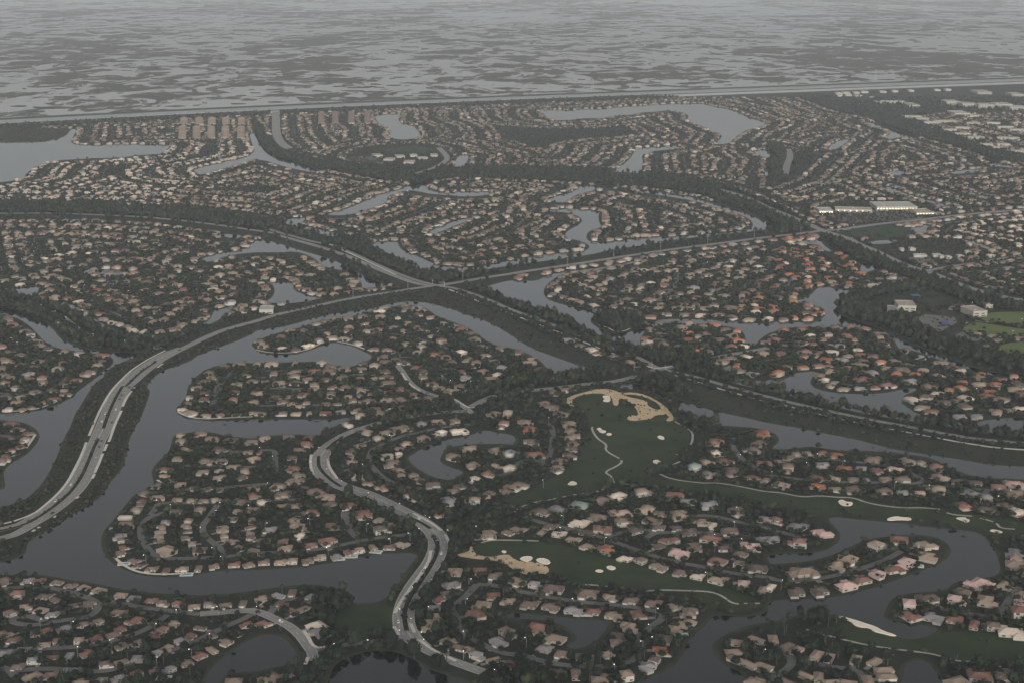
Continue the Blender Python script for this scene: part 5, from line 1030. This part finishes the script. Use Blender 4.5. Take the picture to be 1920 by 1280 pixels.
# ------------------------------------------------------------------ street lamps
pole_me = mesh('pole', *tube(.16, .10, 8.0), M['metal'])
v_, f_ = [], []; boxgeo(0, -.9, .14, 1.8, 7.86, 7.98, v_, f_, True); arm_me = mesh('arm', v_, f_, M['metal'])
bm = bmesh.new(); bmesh.ops.create_icosphere(bm, subdivisions=1, radius=.27); head_me = bpy.data.meshes.new('lamp_head'); bm.to_mesh(head_me); bm.free(); head_me.materials.append(M['lamp'])
n = 0
for line in LAMPS.splitlines():
    for x, y in pts(line, 8.0, False):
        o = tag(empty('street_lamp', (x, y, 0), random.uniform(0, 6.28), 1.0 if y < 2300 else 1.12), f"lit white street lamp {place(x, y)}", 'street lamp', f"lit lamps {place(x, y)}")
        new('pole', pole_me, o); new('arm', arm_me, o)
        h = new('lamp_head', head_me, o); h.location = (0, -1.8, 7.9); h.scale = (1, 1, .55); n += 1
print('lamps', n)

# ------------------------------------------------------------------ cars
def carbody(prof, hw, m_, name):
    V = []
    for sx in (-hw, hw): V += [(sx * (1 if z < .95 else .82), y, z) for y, z in prof]
    n_ = len(prof); Fc = [(i, (i + 1) % n_, n_ + (i + 1) % n_, n_ + i) for i in range(n_)] + [tuple(range(n_ - 1, -1, -1)), tuple(range(n_, 2 * n_))]
    return mesh(name, V, Fc, m_)
cab = carbody([(-1.5, .9), (-.85, 1.42), (.75, 1.45), (1.35, .9)], .80, M['glass'], 'windows')
bodies = {k: carbody([(-2.25, .35), (-2.3, .8), (-1.55, .92), (1.4, .92), (2.2, .82), (2.25, .35)], .92, M['car_' + k], 'body') for k in 'dws'}
roofs_ = {}
for k in 'dws':
    v_, f_ = [], []; boxgeo(0, -.05, 1.36, 1.62, 1.44, 1.50, v_, f_, True); roofs_[k] = mesh('roof', v_, f_, M['car_' + k])
bm = bmesh.new(); bmesh.ops.create_cone(bm, cap_ends=True, segments=12, radius1=.34, radius2=.34, depth=.22); wh_me = bpy.data.meshes.new('wheel'); bm.to_mesh(wh_me); bm.free(); wh_me.materials.append(M['tyre'])
allroad = [(p, resample(p, 4)) for _, _, _, p, _ in road_lines]
for s_, c in CARS:
    x, y = pts(s_, .8, False)[0]
    best = min(((np.min((q[:, 0] - x) ** 2 + (q[:, 1] - y) ** 2), q) for _, q in allroad), key=lambda t: t[0])[1]
    k = int(np.argmin((best[:, 0] - x) ** 2 + (best[:, 1] - y) ** 2)); k = min(max(k, 1), len(best) - 2)
    d2 = best[k + 1] - best[k - 1]; nn = np.array([-d2[1], d2[0]]) / np.hypot(*d2)
    off = np.clip(np.dot(np.array([x, y]) - best[k], nn), -3, 3); x, y = best[k] + nn * off
    nm = {'d': 'dark', 'w': 'white', 's': 'silver'}[c]
    o = tag(empty('car', (x, y, .58), math.atan2(d2[1], d2[0]) + math.pi / 2, 1.05), f"{nm} car driving {place(x, y)}", 'car', f"{nm} cars {place(x, y)}")
    new('body', bodies[c], o); new('windows', cab, o); new('roof', roofs_[c], o)
    for sx in (-.85, .85):
        for sy in (-1.4, 1.35): q = new('wheel', wh_me, o); q.location = (sx, sy, .34); q.rotation_euler = (0, R(90), 0)

# ------------------------------------------------------------------ poles, signals, pylons
for s_ in ("B2 415,315", "B2 765,250", "B2 1115,203", "B2 1470,158", "B2 1820,108", "B3 250,90", "B1 725,562", "B1 1550,432", "B1 1138,497"):
    x, y = pts(s_, 0, False)[0]; o = tag(empty('power_pole', (x, y + 6, 0)), f"grey power pole with crossarm {place(x, y)}", 'power pole', f"power poles {place(x, y)}")
    new('pole', mesh('pole', *tube(.3, .2, 16), M['metal']), o)
    v_, f_ = [], []; boxgeo(0, 0, 4.6, .25, 14.2, 14.5, v_, f_, True); new('crossarm', mesh('crossarm', v_, f_, M['metal']), o)
for s_ in ("B2 915,1108", "B2 1050,1078", "B2 1150,1105", "B1 1325,452", "B1 1415,470", "A3 440,1195", "A3 525,1225", "B3 1150,335", "B3 1215,345"):
    x, y = pts(s_, 0, False)[0]; o = tag(empty('traffic_signal', (x, y, 0), random.choice([0, 1.57, 3.14])), f"pale traffic signal mast with long arm {place(x, y)}", 'traffic signal', f"signal masts {place(x, y)}")
    new('mast', mesh('mast', *tube(.22, .16, 7.5), M['walk']), o)
    v_, f_ = [], []; boxgeo(4.5, 0, 9, .22, 6.9, 7.15, v_, f_, True); new('arm', mesh('arm', v_, f_, M['walk']), o)
    for k in (5, 8):
        v_, f_ = [], []; boxgeo(k, -.25, .45, .35, 5.9, 7.0, v_, f_, True); new('signal_head', mesh('signal_head', v_, f_, M['tyre']), o)
def bar(V, Fc, a, b_, r_):
    a, b_ = Vector(a), Vector(b_); d_ = (b_ - a).normalized(); u = d_.cross(Vector((.3, .9, .2))).normalized() * r_; w_ = d_.cross(u).normalized() * r_; b0 = len(V)
    for p in (a, b_): V += [tuple(p + u), tuple(p + w_), tuple(p - u), tuple(p - w_)]
    Fc += [(b0 + i, b0 + (i + 1) % 4, b0 + 4 + (i + 1) % 4, b0 + 4 + i) for i in range(4)]
for px_, py_, h in ((14, 212, 52), (840, 174, 36), (1111, 168, 44), (1641, 151, 46)):
    x, y = g(px_, py_); o = tag(empty('pylon', (x, y, -.6), .1), f"lattice power pylon in the marsh {'with the tallest mast' if h == 52 else ('beside the warm-lit water' if px_ == 840 else ('behind the long levee lake' if px_ == 1111 else 'behind the warehouses'))}", 'pylon', None)
    for sx in (-1, 1):
        for sy in (-1, 1):
            V, Fc = [], []; bar(V, Fc, (sx * 4.5, sy * 4.5, 0), (sx * .7, sy * .7, h), .28); new('leg', mesh('leg', V, Fc, M['metal']), o)
    V, Fc = [], []
    for k in range(7):
        z0, z1 = h * k / 7, h * (k + 1) / 7; a0, a1 = 4.5 - 3.8 * k / 7, 4.5 - 3.8 * (k + 1) / 7
        for i in range(4):
            c0, s0, c1, s1 = [(1, 1, -1, 1), (-1, 1, -1, -1), (-1, -1, 1, -1), (1, -1, 1, 1)][i]
            bar(V, Fc, (c0 * a0, s0 * a0, z0), (c1 * a1, s1 * a1, z1), .16)
    new('bracing', mesh('bracing', V, Fc, M['metal']), o)
    for k in (.72, .84, .95):
        V, Fc = [], []; bar(V, Fc, (-7, 0, h * k), (7, 0, h * k), .3); new('crossarm', mesh('crossarm', V, Fc, M['metal']), o)
# garden pools with pale decks
for s_ in ("D1 620,350", "D1 715,330", "D1 900,295", "D0 1400,465", "D0 1230,1240", "D2 555,765", "D2 440,745", "C3 1110,905", "B3 1850,0", "D3 1120,400", "D2 1270,920", "C2 1340,735", "D0 930,385"):
    x, y = pts(s_, 0, False)[0]; o = tag(empty('garden_pool', (x, y, .06), random.uniform(-.3, .3)), f"small turquoise garden pool with pale deck {place(x, y)}", 'pool', f"garden pools {place(x, y)}")
    v_, f_ = [], []; boxgeo(0, 0, 11, 7, 0, .25, v_, f_); new('deck', mesh('deck', v_, f_, M['walk']), o)
    v_, f_ = [], []; boxgeo(0, 0, 7.5, 3.6, .2, .29, v_, f_); new('pool_water', mesh('pool_water', v_, f_, M['pool']), o)

# ------------------------------------------------------------------ the evening haze
hm = bpy.data.materials.new('evening_haze'); hm.use_nodes = True
nt = hm.node_tree; nt.nodes.remove(nt.nodes['Principled BSDF'])
pv = nt.nodes.new('ShaderNodeVolumePrincipled')
pv.inputs['Color'].default_value = (.86, .93, .98, 1); pv.inputs['Density'].default_value = 4.4e-5; pv.inputs['Anisotropy'].default_value = 0.0
nt.links.new(pv.outputs[0], nt.nodes['Material Output'].inputs['Volume'])
v_, f_ = [], []; boxgeo(0, 25000, 142000, 92000, -3, 530, v_, f_, True)
tag(new('haze', mesh('haze', v_, f_, hm)), 'thin pale evening haze lying over suburb and marsh', kind='stuff')
